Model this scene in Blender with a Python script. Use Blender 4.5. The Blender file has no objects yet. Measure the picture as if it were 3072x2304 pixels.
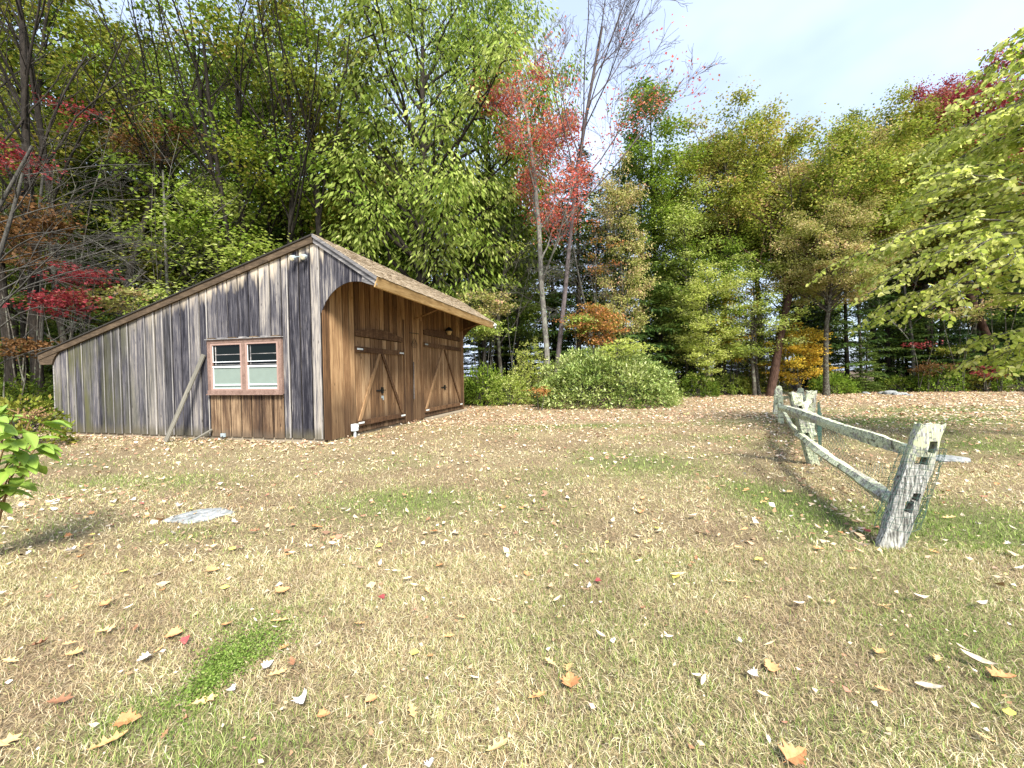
import bpy, bmesh, math, random
import numpy as np
from mathutils import Vector, Matrix
R_ = math.radians
rng = np.random.default_rng(7)
random.seed(7)
D = bpy.data
scene = bpy.context.scene
COL = scene.collection

# ---------------------------------------------------------------- camera
CAM_H, PITCH, ROLL, FPX = 1.6, .0223, .0151, 1240.8
cp, sp, cr, sr = math.cos(PITCH), math.sin(PITCH), math.cos(ROLL), math.sin(ROLL)
FW = np.array([0, cp, -sp]); UP0 = np.array([0, sp, cp]); RX0 = np.array([1., 0, 0])
RX = cr*RX0 - sr*UP0; UP = sr*RX0 + cr*UP0
cam = D.cameras.new('camera'); cam_o = D.objects.new('camera', cam); COL.objects.link(cam_o)
cam_o.matrix_world = Matrix(((RX[0], UP[0], -FW[0], 0), (RX[1], UP[1], -FW[1], 0), (RX[2], UP[2], -FW[2], CAM_H), (0, 0, 0, 1)))
cam.sensor_width = 36; cam.lens = 36*FPX/3072; cam.clip_start = .05; cam.clip_end = 2000
scene.camera = cam_o
# ---------------------------------------------------------------- sky, sun, exposure
SUN_EL, SUN_AZ = R_(47), R_(158)       # azimuth measured from +Y towards +X
sun_dir = Vector((math.sin(SUN_AZ)*math.cos(SUN_EL), math.cos(SUN_AZ)*math.cos(SUN_EL), math.sin(SUN_EL)))
w = D.worlds.new('World'); scene.world = w; w.use_nodes = True
nt = w.node_tree; nt.nodes.clear()
o_ = nt.nodes.new('ShaderNodeOutputWorld'); bg = nt.nodes.new('ShaderNodeBackground'); sky = nt.nodes.new('ShaderNodeTexSky')
sky.sky_type = 'NISHITA'; sky.sun_disc = False; sky.sun_elevation = SUN_EL; sky.sun_rotation = SUN_AZ
sky.air_density = 1.0; sky.dust_density = 2.0; sky.ozone_density = 1.6
tc = nt.nodes.new('ShaderNodeTexCoord'); mp = nt.nodes.new('ShaderNodeMapping'); mp.inputs['Scale'].default_value = (1, 1, 1.8); mp.inputs['Rotation'].default_value = (.3, .5, .2)
ns = nt.nodes.new('ShaderNodeTexNoise'); ns.inputs['Scale'].default_value = 2.0; ns.inputs['Detail'].default_value = 4; ns.inputs['Roughness'].default_value = .5
cr_ = nt.nodes.new('ShaderNodeValToRGB'); cr_.color_ramp.elements[0].position = .40; cr_.color_ramp.elements[0].color = (.5, .5, .5, 1); cr_.color_ramp.elements[1].position = .66; cr_.color_ramp.elements[1].color = (.97, .97, .97, 1)
mx = nt.nodes.new('ShaderNodeMixRGB'); mx.inputs[2].default_value = (3.9, 4.55, 5.9, 1)
L = nt.links.new
L(tc.outputs['Generated'], mp.inputs[0]); L(mp.outputs[0], ns.inputs[0]); L(ns.outputs[0], cr_.inputs[0]); L(cr_.outputs[0], mx.inputs[0])
L(sky.outputs[0], mx.inputs[1]); L(mx.outputs[0], bg.inputs[0]); L(bg.outputs[0], o_.inputs[0])
bg.inputs[1].default_value = .094
sun = D.lights.new('sun', 'SUN'); sun.energy = 3.5; sun.angle = R_(17); sun.color = (1, .94, .84)
sun_o = D.objects.new('sun', sun); COL.objects.link(sun_o); sun_o.rotation_euler = sun_dir.to_track_quat('Z', 'Y').to_euler()
vs = scene.view_settings; vs.view_transform = 'Standard'; vs.look = 'None'; vs.gamma = 1; vs.use_curve_mapping = False; vs.exposure = 1.68
cy_ = scene.cycles; cy_.use_denoising = True; cy_.max_bounces = 6; cy_.diffuse_bounces = 4; cy_.transmission_bounces = 4; cy_.glossy_bounces = 2
cy_.sample_clamp_indirect = 6; cy_.caustics_reflective = False; cy_.caustics_refractive = False

# ---------------------------------------------------------------- helpers
KP = 3072/2212
def ray(px, py):
    px *= KP; py *= KP
    return FW + RX*(px-1536)/FPX - UP*(py-1152)/FPX
def ground_at(px, py, z=0.):
    d = ray(px, py); t = (z-CAM_H)/d[2]; return np.array([0, 0, CAM_H]) + d*t
def at_depth(px, py, dep):
    d = ray(px, py); return np.array([0, 0, CAM_H]) + d*(dep/d[1])

def mesh_np(name, V, loops, starts, totals, attrs=None, smooth=False):
    me = D.meshes.new(name)
    V = np.asarray(V, np.float32); loops = np.asarray(loops, np.int32)
    me.vertices.add(len(V)); me.vertices.foreach_set('co', V.ravel())
    me.loops.add(len(loops)); me.loops.foreach_set('vertex_index', loops)
    me.polygons.add(len(starts)); me.polygons.foreach_set('loop_start', np.asarray(starts, np.int32))
    me.polygons.foreach_set('loop_total', np.asarray(totals, np.int32))
    for k, a in (attrs or {}).items():
        at = me.attributes.new(k, 'FLOAT_COLOR', 'POINT')
        a = np.asarray(a, np.float32)
        if a.shape[1] == 3: a = np.concatenate([a, np.ones((len(a), 1), np.float32)], 1)
        at.data.foreach_set('color', a.ravel())
    me.update(calc_edges=True); 
    if smooth: me.polygons.foreach_set('use_smooth', np.ones(len(starts), bool))
    return me
def pydata(name, V, F, mat=None, smooth=False):
    me = D.meshes.new(name); me.from_pydata([tuple(map(float, v)) for v in V], [], F); me.update()
    if smooth: me.polygons.foreach_set('use_smooth', np.ones(len(F), bool))
    if mat: me.materials.append(mat)
    return me
def link(name, me, parent=None, mat=None, kind=None):
    if mat is not None and not me.materials: me.materials.append(mat)
    o = D.objects.new(name, me); COL.objects.link(o); o.parent = parent
    if kind: o['kind'] = kind
    return o
def tag(o, label, cat, group=None):
    o['label'] = label; o['category'] = cat
    if group: o['group'] = group
    return o
def thing(name, label, cat, loc=(0, 0, 0), rz=0, group=None):
    o = D.objects.new(name, None); COL.objects.link(o); o.location = [float(v) for v in loc]; o.rotation_euler = (0, 0, rz); o.empty_display_size = .2
    return tag(o, label, cat, group)
class MB:
    def __init__(s): s.V = []; s.F = []
    def box(s, x0, x1, y0, y1, z0, z1):
        n = len(s.V); s.V += [(x, y, z) for z in (z0, z1) for y in (y0, y1) for x in (x0, x1)]
        s.F += [tuple(n+i for i in f) for f in ((0, 2, 3, 1), (4, 5, 7, 6), (0, 1, 5, 4), (2, 6, 7, 3), (0, 4, 6, 2), (1, 3, 7, 5))]; return s
    def prism(s, pts, a, b, ax):
        """polygon pts (2D) extruded between a and b; ax 'v': pts are (u,z), ax 'u': pts are (v,z)"""
        n = len(s.V); k = len(pts)
        for t in (a, b):
            s.V += [((p[0], t, p[1]) if ax == 'v' else (t, p[0], p[1])) for p in pts]
        s.F += [tuple(range(n, n+k)), tuple(range(n+2*k-1, n+k-1, -1))]
        for i in range(k): j = (i+1) % k; s.F.append((n+i, n+k+i, n+k+j, n+j))
        return s
    def tube(s, pts, rad, n=6, cap=True):
        pts = [Vector(p) for p in pts]; base = len(s.V); m = len(pts)
        up = Vector((0, 0, 1)); prev = None
        for i, p in enumerate(pts):
            t = (pts[min(i+1, m-1)]-pts[max(i-1, 0)]).normalized()
            a = t.cross(up if abs(t.z) < .95 else Vector((1, 0, 0))).normalized()
            if prev is not None and a.dot(prev) < 0: a = -a
            prev = a; b = t.cross(a)
            r = rad[i] if hasattr(rad, '__len__') else rad
            for k in range(n):
                an = 2*math.pi*k/n; s.V.append(tuple(p+a*math.cos(an)*r+b*math.sin(an)*r))
        for i in range(m-1):
            for k in range(n):
                j = (k+1) % n; s.F.append((base+i*n+k, base+i*n+j, base+(i+1)*n+j, base+(i+1)*n+k))
        if cap: s.F.append(tuple(base+k for k in range(n-1, -1, -1))); s.F.append(tuple(base+(m-1)*n+k for k in range(n)))
        return s
    def build(s, name, mat, parent=None, kind=None, smooth=False):
        me = pydata(name, s.V, s.F, mat, smooth)
        bm = bmesh.new(); bm.from_mesh(me); bmesh.ops.recalc_face_normals(bm, faces=bm.faces); bm.to_mesh(me); bm.free()
        return link(name, me, parent, None, kind)

# ---------------------------------------------------------------- materials
class N:
    def __init__(s, name):
        s.m = D.materials.new(name); s.m.use_nodes = True; s.t = s.m.node_tree; s.b = s.t.nodes['Principled BSDF']; s.b.inputs['Roughness'].default_value = .85
        s.b.inputs['Specular IOR Level'].default_value = .2
    def n(s, ty, **kw):
        x = s.t.nodes.new('ShaderNode'+ty)
        for k, v in kw.items(): setattr(x, k, v)
        return x
    def l(s, a, b): s.t.links.new(a, b)
    def inp(s, sock, v):
        if hasattr(v, 'is_output') or hasattr(v, 'links'): s.l(v, sock)
        else: sock.default_value = v
    def math(s, op, a, b=0., clamp=False):
        x = s.n('Math', operation=op); x.use_clamp = clamp; s.inp(x.inputs[0], a); s.inp(x.inputs[1], b); return x.outputs[0]
    def noise(s, vec, scale, detail=4, rough=.55, dist=0):
        x = s.n('TexNoise'); s.l(vec, x.inputs['Vector']); x.inputs['Scale'].default_value = scale; x.inputs['Detail'].default_value = detail
        x.inputs['Roughness'].default_value = rough; x.inputs['Distortion'].default_value = dist; return x.outputs[0]
    def ramp(s, fac, stops):
        x = s.n('ValToRGB'); e = x.color_ramp.elements
        while len(e) < len(stops): e.new(.5)
        for i, (p, c) in enumerate(stops): e[i].position = p; e[i].color = (*c, 1) if hasattr(c, '__len__') else (c, c, c, 1)
        s.inp(x.inputs[0], fac); return x.outputs[0]
    def mix(s, fac, a, b, mode='MIX'):
        x = s.n('MixRGB', blend_type=mode); s.inp(x.inputs[0], fac)
        s.inp(x.inputs[1], (*a, 1) if isinstance(a, tuple) and len(a) == 3 else a); s.inp(x.inputs[2], (*b, 1) if isinstance(b, tuple) and len(b) == 3 else b); return x.outputs[0]
    def vmul(s, vec, sc):
        x = s.n('VectorMath', operation='MULTIPLY'); s.l(vec, x.inputs[0]); x.inputs[1].default_value = sc; return x.outputs[0]
    def vadd(s, vec, b):
        x = s.n('VectorMath', operation='ADD'); s.l(vec, x.inputs[0]); s.inp(x.inputs[1], b); return x.outputs[0]
    def bump(s, h, strength=.4, dist=.01):
        x = s.n('Bump'); x.inputs['Strength'].default_value = strength; x.inputs['Distance'].default_value = dist; s.l(h, x.inputs['Height']); s.l(x.outputs[0], s.b.inputs['Normal'])
    def base(s, c, rough=None):
        s.inp(s.b.inputs['Base Color'], (*c, 1) if isinstance(c, tuple) else c)
        if rough is not None: s.inp(s.b.inputs['Roughness'], rough)
        return s.m

def wood(name, dark, mid, light, grain=(120, 120, 2.6), streak=(21, 21, .6), pos=(.3, .5, .68), pervar=.35, rake=None, rake_col=(.42, .33, .22), green=None, foot=None, foot_col=(.03, .022, .02), off_scale=37.):
    g = N(name); tcn = g.n('TexCoord'); oi = g.n('ObjectInfo')
    cx = g.n('CombineXYZ'); r = g.math('MULTIPLY', oi.outputs['Random'], off_scale); g.l(r, cx.inputs[0]); g.l(r, cx.inputs[1]); g.l(r, cx.inputs[2])
    P = tcn.outputs['Object']; Q = g.vadd(P, cx.outputs[0])
    n1 = g.noise(g.vmul(Q, grain), 1, 3, .6, .4); n2 = g.noise(g.vmul(Q, streak), 1, 4, .6, .6)
    n3 = g.noise(g.vmul(Q, (3, 3, 1.1)), 1, 3)
    f = g.math('ADD', g.math('MULTIPLY', n1, .42), g.math('MULTIPLY', n2, .42)); f = g.math('ADD', f, g.math('MULTIPLY', n3, .16))
    f = g.math('ADD', f, g.math('MULTIPLY', g.math('SUBTRACT', oi.outputs['Random'], .5), pervar*.3))
    if rake:
        s0 = g.n('SeparateXYZ'); g.l(P, s0.inputs[0]); kx = g.math('ADD', 1., g.math('MULTIPLY', g.math('ADD', s0.outputs[0], 5.5), .09, True)); f = g.math('ADD', .5, g.math('MULTIPLY', g.math('SUBTRACT', f, .5), g.math('MULTIPLY', kx, 1.15)))
    c = g.ramp(f, [(pos[0], dark), (pos[1], mid), (pos[2], light)])
    # knots
    vo = g.n('TexVoronoi'); g.l(g.vmul(Q, (6.5, 6.5, 2.2)), vo.inputs['Vector']); vo.inputs['Scale'].default_value = 1
    kn = g.ramp(vo.outputs['Distance'], [(.05, 1.), (.13, 0.)])
    c = g.mix(g.math('MULTIPLY', kn, .75), c, tuple(v*.45 for v in dark))
    sx = g.n('SeparateXYZ'); g.l(P, sx.inputs[0]); X, Y, Z = sx.outputs
    nb = g.noise(g.vmul(Q, (5, 5, .9)), 1, 3)
    if rake:      # the band kept dry under the eave: paler, cleaner wood
        d = g.math('SUBTRACT', g.math('ADD', g.math('MULTIPLY', X, rake[0]), rake[1]), Z)
        d2 = g.math('ADD', d, g.math('MULTIPLY', nb, -1.5))
        c = g.mix(g.ramp(d2, [(0.0, .0), (.001, .0)]) if False else g.math('MULTIPLY', g.math('MULTIPLY', g.math('SUBTRACT', -.42, d2, True), 3., True), g.math('MULTIPLY', g.math('ADD', X, 7.), .22, True), True), c, g.mix(n1, tuple(v*.6 for v in rake_col), tuple(min(1, v*1.5) for v in rake_col)))
    if green:     # algae towards the low shaded end
        k = g.math('MULTIPLY', g.math('SUBTRACT', green, X), .28, True)
        k = g.math('MULTIPLY', k, g.math('MULTIPLY', g.math('SUBTRACT', g.noise(g.vmul(Q, (2.5, 2.5, .5)), 1, 3), .38), 3.2, True))
        c = g.mix(k, c, (.085, .085, .028))
    if foot:      # splash stains near the ground
        k = g.math('SUBTRACT', 1., g.math('MULTIPLY', g.math('SUBTRACT', Z, g.math('MULTIPLY', nb, foot*1.5)), 1/foot), True)
        c = g.mix(g.math('MULTIPLY', k, .7), c, foot_col)
    g.bump(g.math('ADD', n1, g.math('MULTIPLY', kn, .3)), .5, .006)
    return g.base(c, .88)
def plain(name, col, rough=.6, var=.15, scale=20, metal=0, bump=0):
    g = N(name); tcn = g.n('TexCoord'); n = g.noise(tcn.outputs['Object'], scale, 4)
    c = g.mix(n, tuple(v*(1-var) for v in col), tuple(min(1, v*(1+var)) for v in col)); g.b.inputs['Metallic'].default_value = metal
    if bump: g.bump(n, bump, .01)
    return g.base(c, rough)
def bark(name, dark, light, scale=1., lichen=0.):
    g = N(name); tcn = g.n('TexCoord'); P = tcn.outputs['Object']
    n1 = g.noise(g.vmul(P, (16*scale, 16*scale, 3*scale)), 1, 5, .65, .5); n2 = g.noise(P, 1.3, 3)
    c = g.ramp(n1, [(.35, dark), (.65, light)]); c = g.mix(g.math('MULTIPLY', n2, .5), c, tuple(v*.6 for v in dark))
    if lichen: c = g.mix(g.math('MULTIPLY', g.ramp(g.noise(P, 5, 4), [(.52, 0.), (.6, 1.)]), lichen), c, (.32, .36, .26))
    g.bump(n1, .8, .03); return g.base(c, .95)
def leafmat(name, cols, trans=.35, var=.12, gloss=.1):
    """colours run over leaf-by-leaf and bough-by-bough variation stored in the attribute 'tint'"""
    g = N(name); a = g.n('Attribute', attribute_name='tint'); sx = g.n('SeparateColor'); g.l(a.outputs['Color'], sx.inputs[0])
    oi = g.n('ObjectInfo')
    f = g.math('ADD', g.math('MULTIPLY', sx.outputs[0], .45), g.math('MULTIPLY', sx.outputs[1], .55))
    f = g.math('ADD', f, g.math('MULTIPLY', g.math('SUBTRACT', oi.outputs['Random'], .5), var))
    k = len(cols); c = g.ramp(f, [(.12+.76*i/(k-1), cols[i]) for i in range(k)])
    hs = g.n('HueSaturation'); g.l(c, hs.inputs['Color']); g.l(g.math('ADD', .75, g.math('MULTIPLY', sx.outputs[2], .5)), hs.inputs['Value']); c = hs.outputs[0]
    g.l(c, g.b.inputs['Base Color']); g.b.inputs['Roughness'].default_value = .5; g.b.inputs['Specular IOR Level'].default_value = gloss
    tr = g.n('BsdfTranslucent'); g.l(g.mix(.3, c, (.5, .5, .05), 'SOFT_LIGHT'), tr.inputs[0]); ms = g.n('MixShader'); ms.inputs[0].default_value = trans
    out = g.t.nodes['Material Output']; g.l(g.b.outputs[0], ms.inputs[1]); g.l(tr.outputs[0], ms.inputs[2]); g.l(ms.outputs[0], out.inputs[0])
    return g.m

M = {}
RAKE_L = (.264, 5.02)      # roofline of the long slope: z = .264 u + 5.02
M['gable'] = wood('weathered_grey_boards', (.012, .012, .018), (.082, .080, .093), (.34, .31, .27), pos=(.36, .52, .71), rake=(.264, 4.95), rake_col=(.50, .43, .33), green=-4.6, foot=.22, foot_col=(.09, .08, .05), pervar=.5)
M['gable_edge'] = wood('pale_board_edges', (.06, .055, .06), (.22, .21, .21), (.50, .47, .42), pos=(.34, .48, .62), green=-6.5)
M['gable_brown'] = wood('brown_weathered_boards', (.018, .013, .012), (.10, .06, .035), (.42, .30, .18), pos=(.36, .5, .66), foot=.18, foot_col=(.09, .07, .05), pervar=.4)
M['side'] = wood('warm_brown_boards', (.04, .021, .011), (.19, .105, .05), (.48, .32, .17), pos=(.32, .5, .68), foot=.9, foot_col=(.04, .024, .015), pervar=.7)
M['door'] = wood('door_boards', (.05, .026, .013), (.20, .115, .056), (.50, .35, .20), pos=(.34, .5, .66), foot=.5, foot_col=(.035, .022, .015), pervar=.5)
M['door_dark'] = wood('dark_door_rail', (.022, .012, .008), (.085, .045, .023), (.2, .12, .06), grain=(8, 8, 40))
M['brace_light'] = wood('pale_brace_wood', (.10, .055, .025), (.26, .16, .08), (.42, .29, .17))
M['backing'] = plain('dark_backing', (.012, .01, .008), .95)
M['rake_brown'] = wood('brown_rake_board', (.022, .018, .012), (.08, .057, .036), (.19, .14, .09), grain=(6, 6, 50), streak=(2, 2, 8))
M['rake_grey'] = wood('grey_rake_board', (.05, .05, .055), (.19, .185, .185), (.46, .43, .40), grain=(6, 6, 50), streak=(2, 2, 8))
M['fascia'] = wood('tan_fascia_board', (.13, .07, .025), (.40, .26, .11), (.58, .42, .21), grain=(40, 2.5, 40), streak=(6, .8, 8), off_scale=3)
M['shingle'] = wood('sunbleached_shingles', (.16, .12, .085), (.37, .30, .21), (.60, .52, .40), grain=(30, 40, 30), streak=(6, 7, 6), off_scale=3)
M['roof_edge'] = plain('dark_roof_edge', (.035, .032, .028), .9, .4, 6)
M['concrete'] = plain('old_concrete', (.26, .22, .16), .95, .3, 9, bump=.3)
M['casing'] = wood('faded_pink_brown_paint', (.08, .05, .04), (.19, .125, .10), (.30, .21, .17), grain=(30, 30, 30), streak=(8, 8, 3))
M['sash'] = plain('faded_pink_paint', (.31, .21, .175), .6, .18, 12)
M['alu'] = plain('aluminium_rail', (.72, .76, .78), .4, .08, 30)
g = N('dark_window_glass'); g.b.inputs['Specular IOR Level'].default_value = .12; M['glass'] = g.base((.004, .007, .006), .08)
M['screen'] = plain('grey_insect_screen', (.19, .24, .21), .55, .12, 6)
M['white'] = plain('white_plastic', (.62, .68, .68), .5, .1, 20)
M['iron'] = plain('black_iron', (.012, .012, .012), .5, .3, 30)
M['galv'] = plain('galvanised_metal', (.30, .36, .38), .5, .2, 30)
M['lamp_glass'] = plain('clouded_lamp_glass', (.55, .52, .40), .25, .1, 30)
M['tan_shade'] = plain('tan_ceramic', (.45, .33, .16), .5)
M['driftwood'] = wood('grey_loose_board', (.035, .034, .03), (.12, .115, .095), (.27, .25, .2))

# ================================================================ GROUND
def lawn_fields():
    E = []   # green patches: (px, py, rx metres, ry metres, strength, angle)
    for px, py, rx, ry, s in [(300, 1040, 1.6, .6, .55), (60, 1150, .6, .5, .35), (880, 1085, .9, .6, 1.1), (1390, 1000, .9, 1.0, 1.0), (1180, 1030, .7, .6, .35), (1690, 1085, .45, 1.0, 1.4), (1745, 1150, .35, .3, .6),
        (2090, 1130, .75, .5, 2.0), (1975, 1100, .35, .35, 1.0), (1900, 905, 3.5, 1.6, 1.4), (2150, 960, 2.2, 1.1, .9), (2060, 885, 5, 1.6, 1.1), (430, 1150, .5, .18, .6), (1240, 920, 3.2, .45, .8), (1080, 930, 1.5, .5, .4),
        (300, 1550, .3, .14, .7), (480, 1640, .35, .14, .5), (1540, 1370, .3, .14, .5), (560, 1330, .5, .2, .35), (2100, 1400, .5, .35, .55), (2180, 1520, .3, .3, .5), (1900, 1560, .35, .25, .35), (1650, 1250, .5, .3, .3), (150, 1000, 1.2, .5, .5), (1560, 945, .8, .6, .5), (1450, 1230, .8, .35, .3)]:
        c = ground_at(px, py); E.append((c[0], c[1], rx, ry, s))
    return E
EL = lawn_fields()
def vnoise(x, y, s, seed=0):
    """smooth value noise, numpy"""
    x = np.asarray(x)*s+seed*17.3; y = np.asarray(y)*s+seed*9.1
    xi = np.floor(x).astype(np.int64); yi = np.floor(y).astype(np.int64); fx = x-xi; fy = y-yi
    fx = fx*fx*(3-2*fx); fy = fy*fy*(3-2*fy)
    def h(a, b):
        v = (a*374761393+b*668265263+seed*1442695) & 0xffffffff; v = ((v ^ (v >> 13))*1274126177) & 0xffffffff; return ((v ^ (v >> 16)) & 0xffff)/65535.
    return (h(xi, yi)*(1-fx)+h(xi+1, yi)*fx)*(1-fy)+(h(xi, yi+1)*(1-fx)+h(xi+1, yi+1)*fx)*fy
def fbm(x, y, s, seed=0, o=4): return sum(vnoise(x, y, s*2**i, seed+i)*.5**i for i in range(o))/sum(.5**i for i in range(o))
def treeline(x):  # y of the wood's edge for a given x
    return np.interp(x, [-40, -16, -13.5, -10, -3, 1, 5, 9, 14, 20, 26, 40], [13, 14, 21, 22, 22.5, 22, 23.5, 27, 30, 30.5, 28, 28]) + (fbm(x, x*0, .5, 3)-.5)*1.6
def green_at(x, y):
    gsum = np.zeros_like(x)
    for cx, cy, rx, ry, s in EL: gsum = np.maximum(gsum, s*np.exp(-(((x-cx)/rx)**2+((y-cy)/ry)**2)*.9))
    n = fbm(x, y, 1.1, 5)
    return np.clip(gsum*(.55+.9*n)+.05+np.clip((fbm(x, y, .8, 9)-.54)*1.6, 0, .3), 0, 1)
def thatch_at(x, y):   # brown worn places
    return np.clip(np.clip((fbm(x, y, 1.3, 21)-.48)*5, 0, 1)*.8+np.clip((fbm(x, y, 6, 23)-.5)*4, 0, .7), 0, 1)
def pink_at(x, y):     # leaf-strewn track of warm pink brown towards the wood
    t = np.clip((y-9)/8, 0, 1)*np.clip((treeline(x)-y+3)/3, 0, 1)
    return t*np.clip(.35+1.2*fbm(x, y, .35, 31), 0, 1)
def lawn_color(x, y):
    st = np.stack([.40+0*x, .32+0*x, .18+0*x], -1)
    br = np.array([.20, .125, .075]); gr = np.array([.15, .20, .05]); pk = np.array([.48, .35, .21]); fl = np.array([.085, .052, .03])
    th = thatch_at(x, y)[..., None]*.65; c = st*(1-th)+br*th
    p = pink_at(x, y)[..., None]*np.where(x > 11, .45, .75)[..., None]; c = c*(1-p)+pk*p
    gg = green_at(x, y)[..., None]; c = c*(1-gg)+gr*gg
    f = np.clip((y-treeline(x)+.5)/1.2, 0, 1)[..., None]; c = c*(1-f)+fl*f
    return c
def height_at(x, y): return (fbm(x, y, .9, 41, 3)-.5)*.03
def axis(lo, hi, a, b, st, far):
    mid = np.arange(a, b+st/2, st); out = [a]; d = st
    while out[-1] > lo: d *= 1.35; out.append(out[-1]-d)
    outb = [b]; d = st
    while outb[-1] < hi: d *= 1.35; outb.append(outb[-1]+d)
    return np.array(out[:0:-1]+list(mid)+outb[1:])
xs = axis(-500, 500, -18, 34, .24, 0); ys = axis(-80, 600, 0, 33, .2, 0)
XX, YY = np.meshgrid(xs, ys); ZZ = height_at(XX, YY)*np.clip((60-np.hypot(XX, YY))/30, 0, 1)-.012
nx, ny = len(xs), len(ys); idx = np.arange(nx*ny).reshape(ny, nx)
q = np.stack([idx[:-1, :-1], idx[:-1, 1:], idx[1:, 1:], idx[1:, :-1]], -1).reshape(-1, 4)
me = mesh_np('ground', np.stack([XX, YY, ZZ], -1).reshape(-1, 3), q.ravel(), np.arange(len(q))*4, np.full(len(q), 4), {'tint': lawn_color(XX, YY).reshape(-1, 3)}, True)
g = N('dry_lawn_soil'); a = g.n('Attribute', attribute_name='tint'); ge = g.n('NewGeometry'); P = ge.outputs['Position']
n1 = g.noise(P, 55, 6, .75); n2 = g.noise(P, 9, 4); n3 = g.noise(g.vmul(P, (150, 60, 60)), 1, 2)
c = g.mix(g.ramp(n1, [(.42, 1.), (.58, 0.)]), a.outputs['Color'], (.07, .048, .028)); c = g.mix(g.ramp(n3, [(.55, 0.), (.68, .65)]), c, (.52, .44, .27))
c = g.mix(g.math('MULTIPLY', n2, .5), c, g.mix(1., c, (.62, .6, .58), 'MULTIPLY')); g.bump(n1, .7, .03)
link('lawn', me, None, g.base(c, .95), 'structure')

# ================================================================ BARN
BA = .2548; BX, BY = -4.6287, 10.14
barn = thing('barn', 'weathered saltbox shed with grey plank gable and brown carriage doors under a deep eave', 'shed', (BX, BY, 0), -BA)
W_, L_ = 9.513, 9.33
RDG = (-.13, 5.08); EAV = (1.61, 3.925); LEFT = (-10.09, 2.45)
def roof_r(u): return RDG[1]+(EAV[1]-RDG[1])*(u-RDG[0])/(EAV[0]-RDG[0])
def roof_l(u): return RDG[1]+(LEFT[1]-RDG[1])*(u-RDG[0])/(LEFT[0]-RDG[0])
def roof_z(u): return roof_r(u) if u > RDG[0] else roof_l(u)
ARCH = [(0, 3.17), (.026, 3.2), (.125, 3.41), (.30, 3.62), (.47, 3.745), (.65, 3.83), (.81, 3.872), (1.0, 3.875), (1.15, 3.853), (1.3, 3.81), (1.53, 3.735), (1.7, 3.68)]
def arch_z(u): return float(np.interp(u, [a[0] for a in ARCH], [a[1] for a in ARCH]))
WIN = (-3.52, -1.15, 1.24, 2.63)
# walls: dark backing, planks fixed over it
gw = MB(); gw.prism([(-W_+.01, .1), (-.01, .1), (-.01, roof_r(0)-.14), (-.13, RDG[1]-.14), (-W_+.01, roof_l(-W_)-.14)], 0, .06, 'v')
# opening for the window is filled by the window unit set proud of the backing
gable_wall = gw.build('gable_wall', M['backing'], barn)
def plank(parent, pts, a, b, ax, mat):
    return MB().prism(pts, a, b, ax).build('plank', mat, parent)
def gable_planks(parent, v_sign_far=False):
    u = -W_; rr = random.Random(3)
    edges = [u]
    while u < -.2:
        u += .318*rr.uniform(.9, 1.1); edges.append(u)
    edges[-1] = 0.0
    # line up edges with the window
    edges = [e for e in edges if not (WIN[0]-.2 < e < WIN[1]+.2)]
    n = 7; we = [WIN[0]+.005+(WIN[1]-WIN[0]-.01)*k/n for k in range(n+1)]
    edges = sorted(edges+we)
    clean = [edges[0]]
    for e in edges[1:]:
        if e-clean[-1] > .12 or e in we: clean.append(e)
    edges = clean
    for a, b in zip(edges[:-1], edges[1:]):
        gap = .021; a2, b2 = a+gap, b-gap; t = .024+rr.uniform(-.006, .012)
        top = lambda x: roof_z(x)-.17
        inwin = a > WIN[0]-.06 and b < WIN[1]+.06
        zb = .085+rr.uniform(-.008, .008)
        lean = rr.uniform(-.003, .003)
        if inwin:
            plank(parent, [(a2, WIN[3]+.03), (b2, WIN[3]+.03), (b2+lean, top(b2)), (a2+lean, top(a2))], -t-.006, -.002, 'v', M['gable'])
            plank(parent, [(a2, zb), (b2, zb), (b2, WIN[2]-.05), (a2, WIN[2]-.05)], -t, -.002, 'v', M['gable_brown'])
        else:
            plank(parent, [(a2, zb), (b2, zb), (b2+lean, top(b2)), (a2+lean, top(a2))], -t, -.002, 'v', M['gable'])
        # narrow tongue showing past the board edge
        if rr.random() < .8 and not inwin:
            ub = b2-.03
            plank(parent, [(ub, zb+.01), (ub+.026, zb+.01), (ub+.026, top(ub)+.04), (ub, top(ub)+.04)], -t-rr.uniform(.006, .012), -t+.001, 'v', M['gable_edge'])
gable_planks(gable_wall)
def wing(parent, v0, s):
    ed = [0, .34, .66, .97, 1.26, 1.53]
    for a, b in zip(ed[:-1], ed[1:]):
        a2, b2 = a+.005, b-.005
        lo = [(x, arch_z(x)) for x in np.linspace(a2, b2, 6)]
        plank(parent, lo+[(b2, roof_r(b2)-.1), (a2, roof_r(a2)-.1)], v0, v0+s*.022, 'v', M['gable'] if s < 0 else M['door_dark'])
wing(gable_wall, -.002, -1)
# backing strip behind the wing boards
MB().prism([(x, arch_z(x)+.008) for x in np.linspace(.0, 1.5, 12)]+[(1.5, roof_r(1.5)-.1), (0, roof_r(0)-.1)], .0, .02, 'v').build('wing_backing', M['side'], gable_wall)
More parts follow.
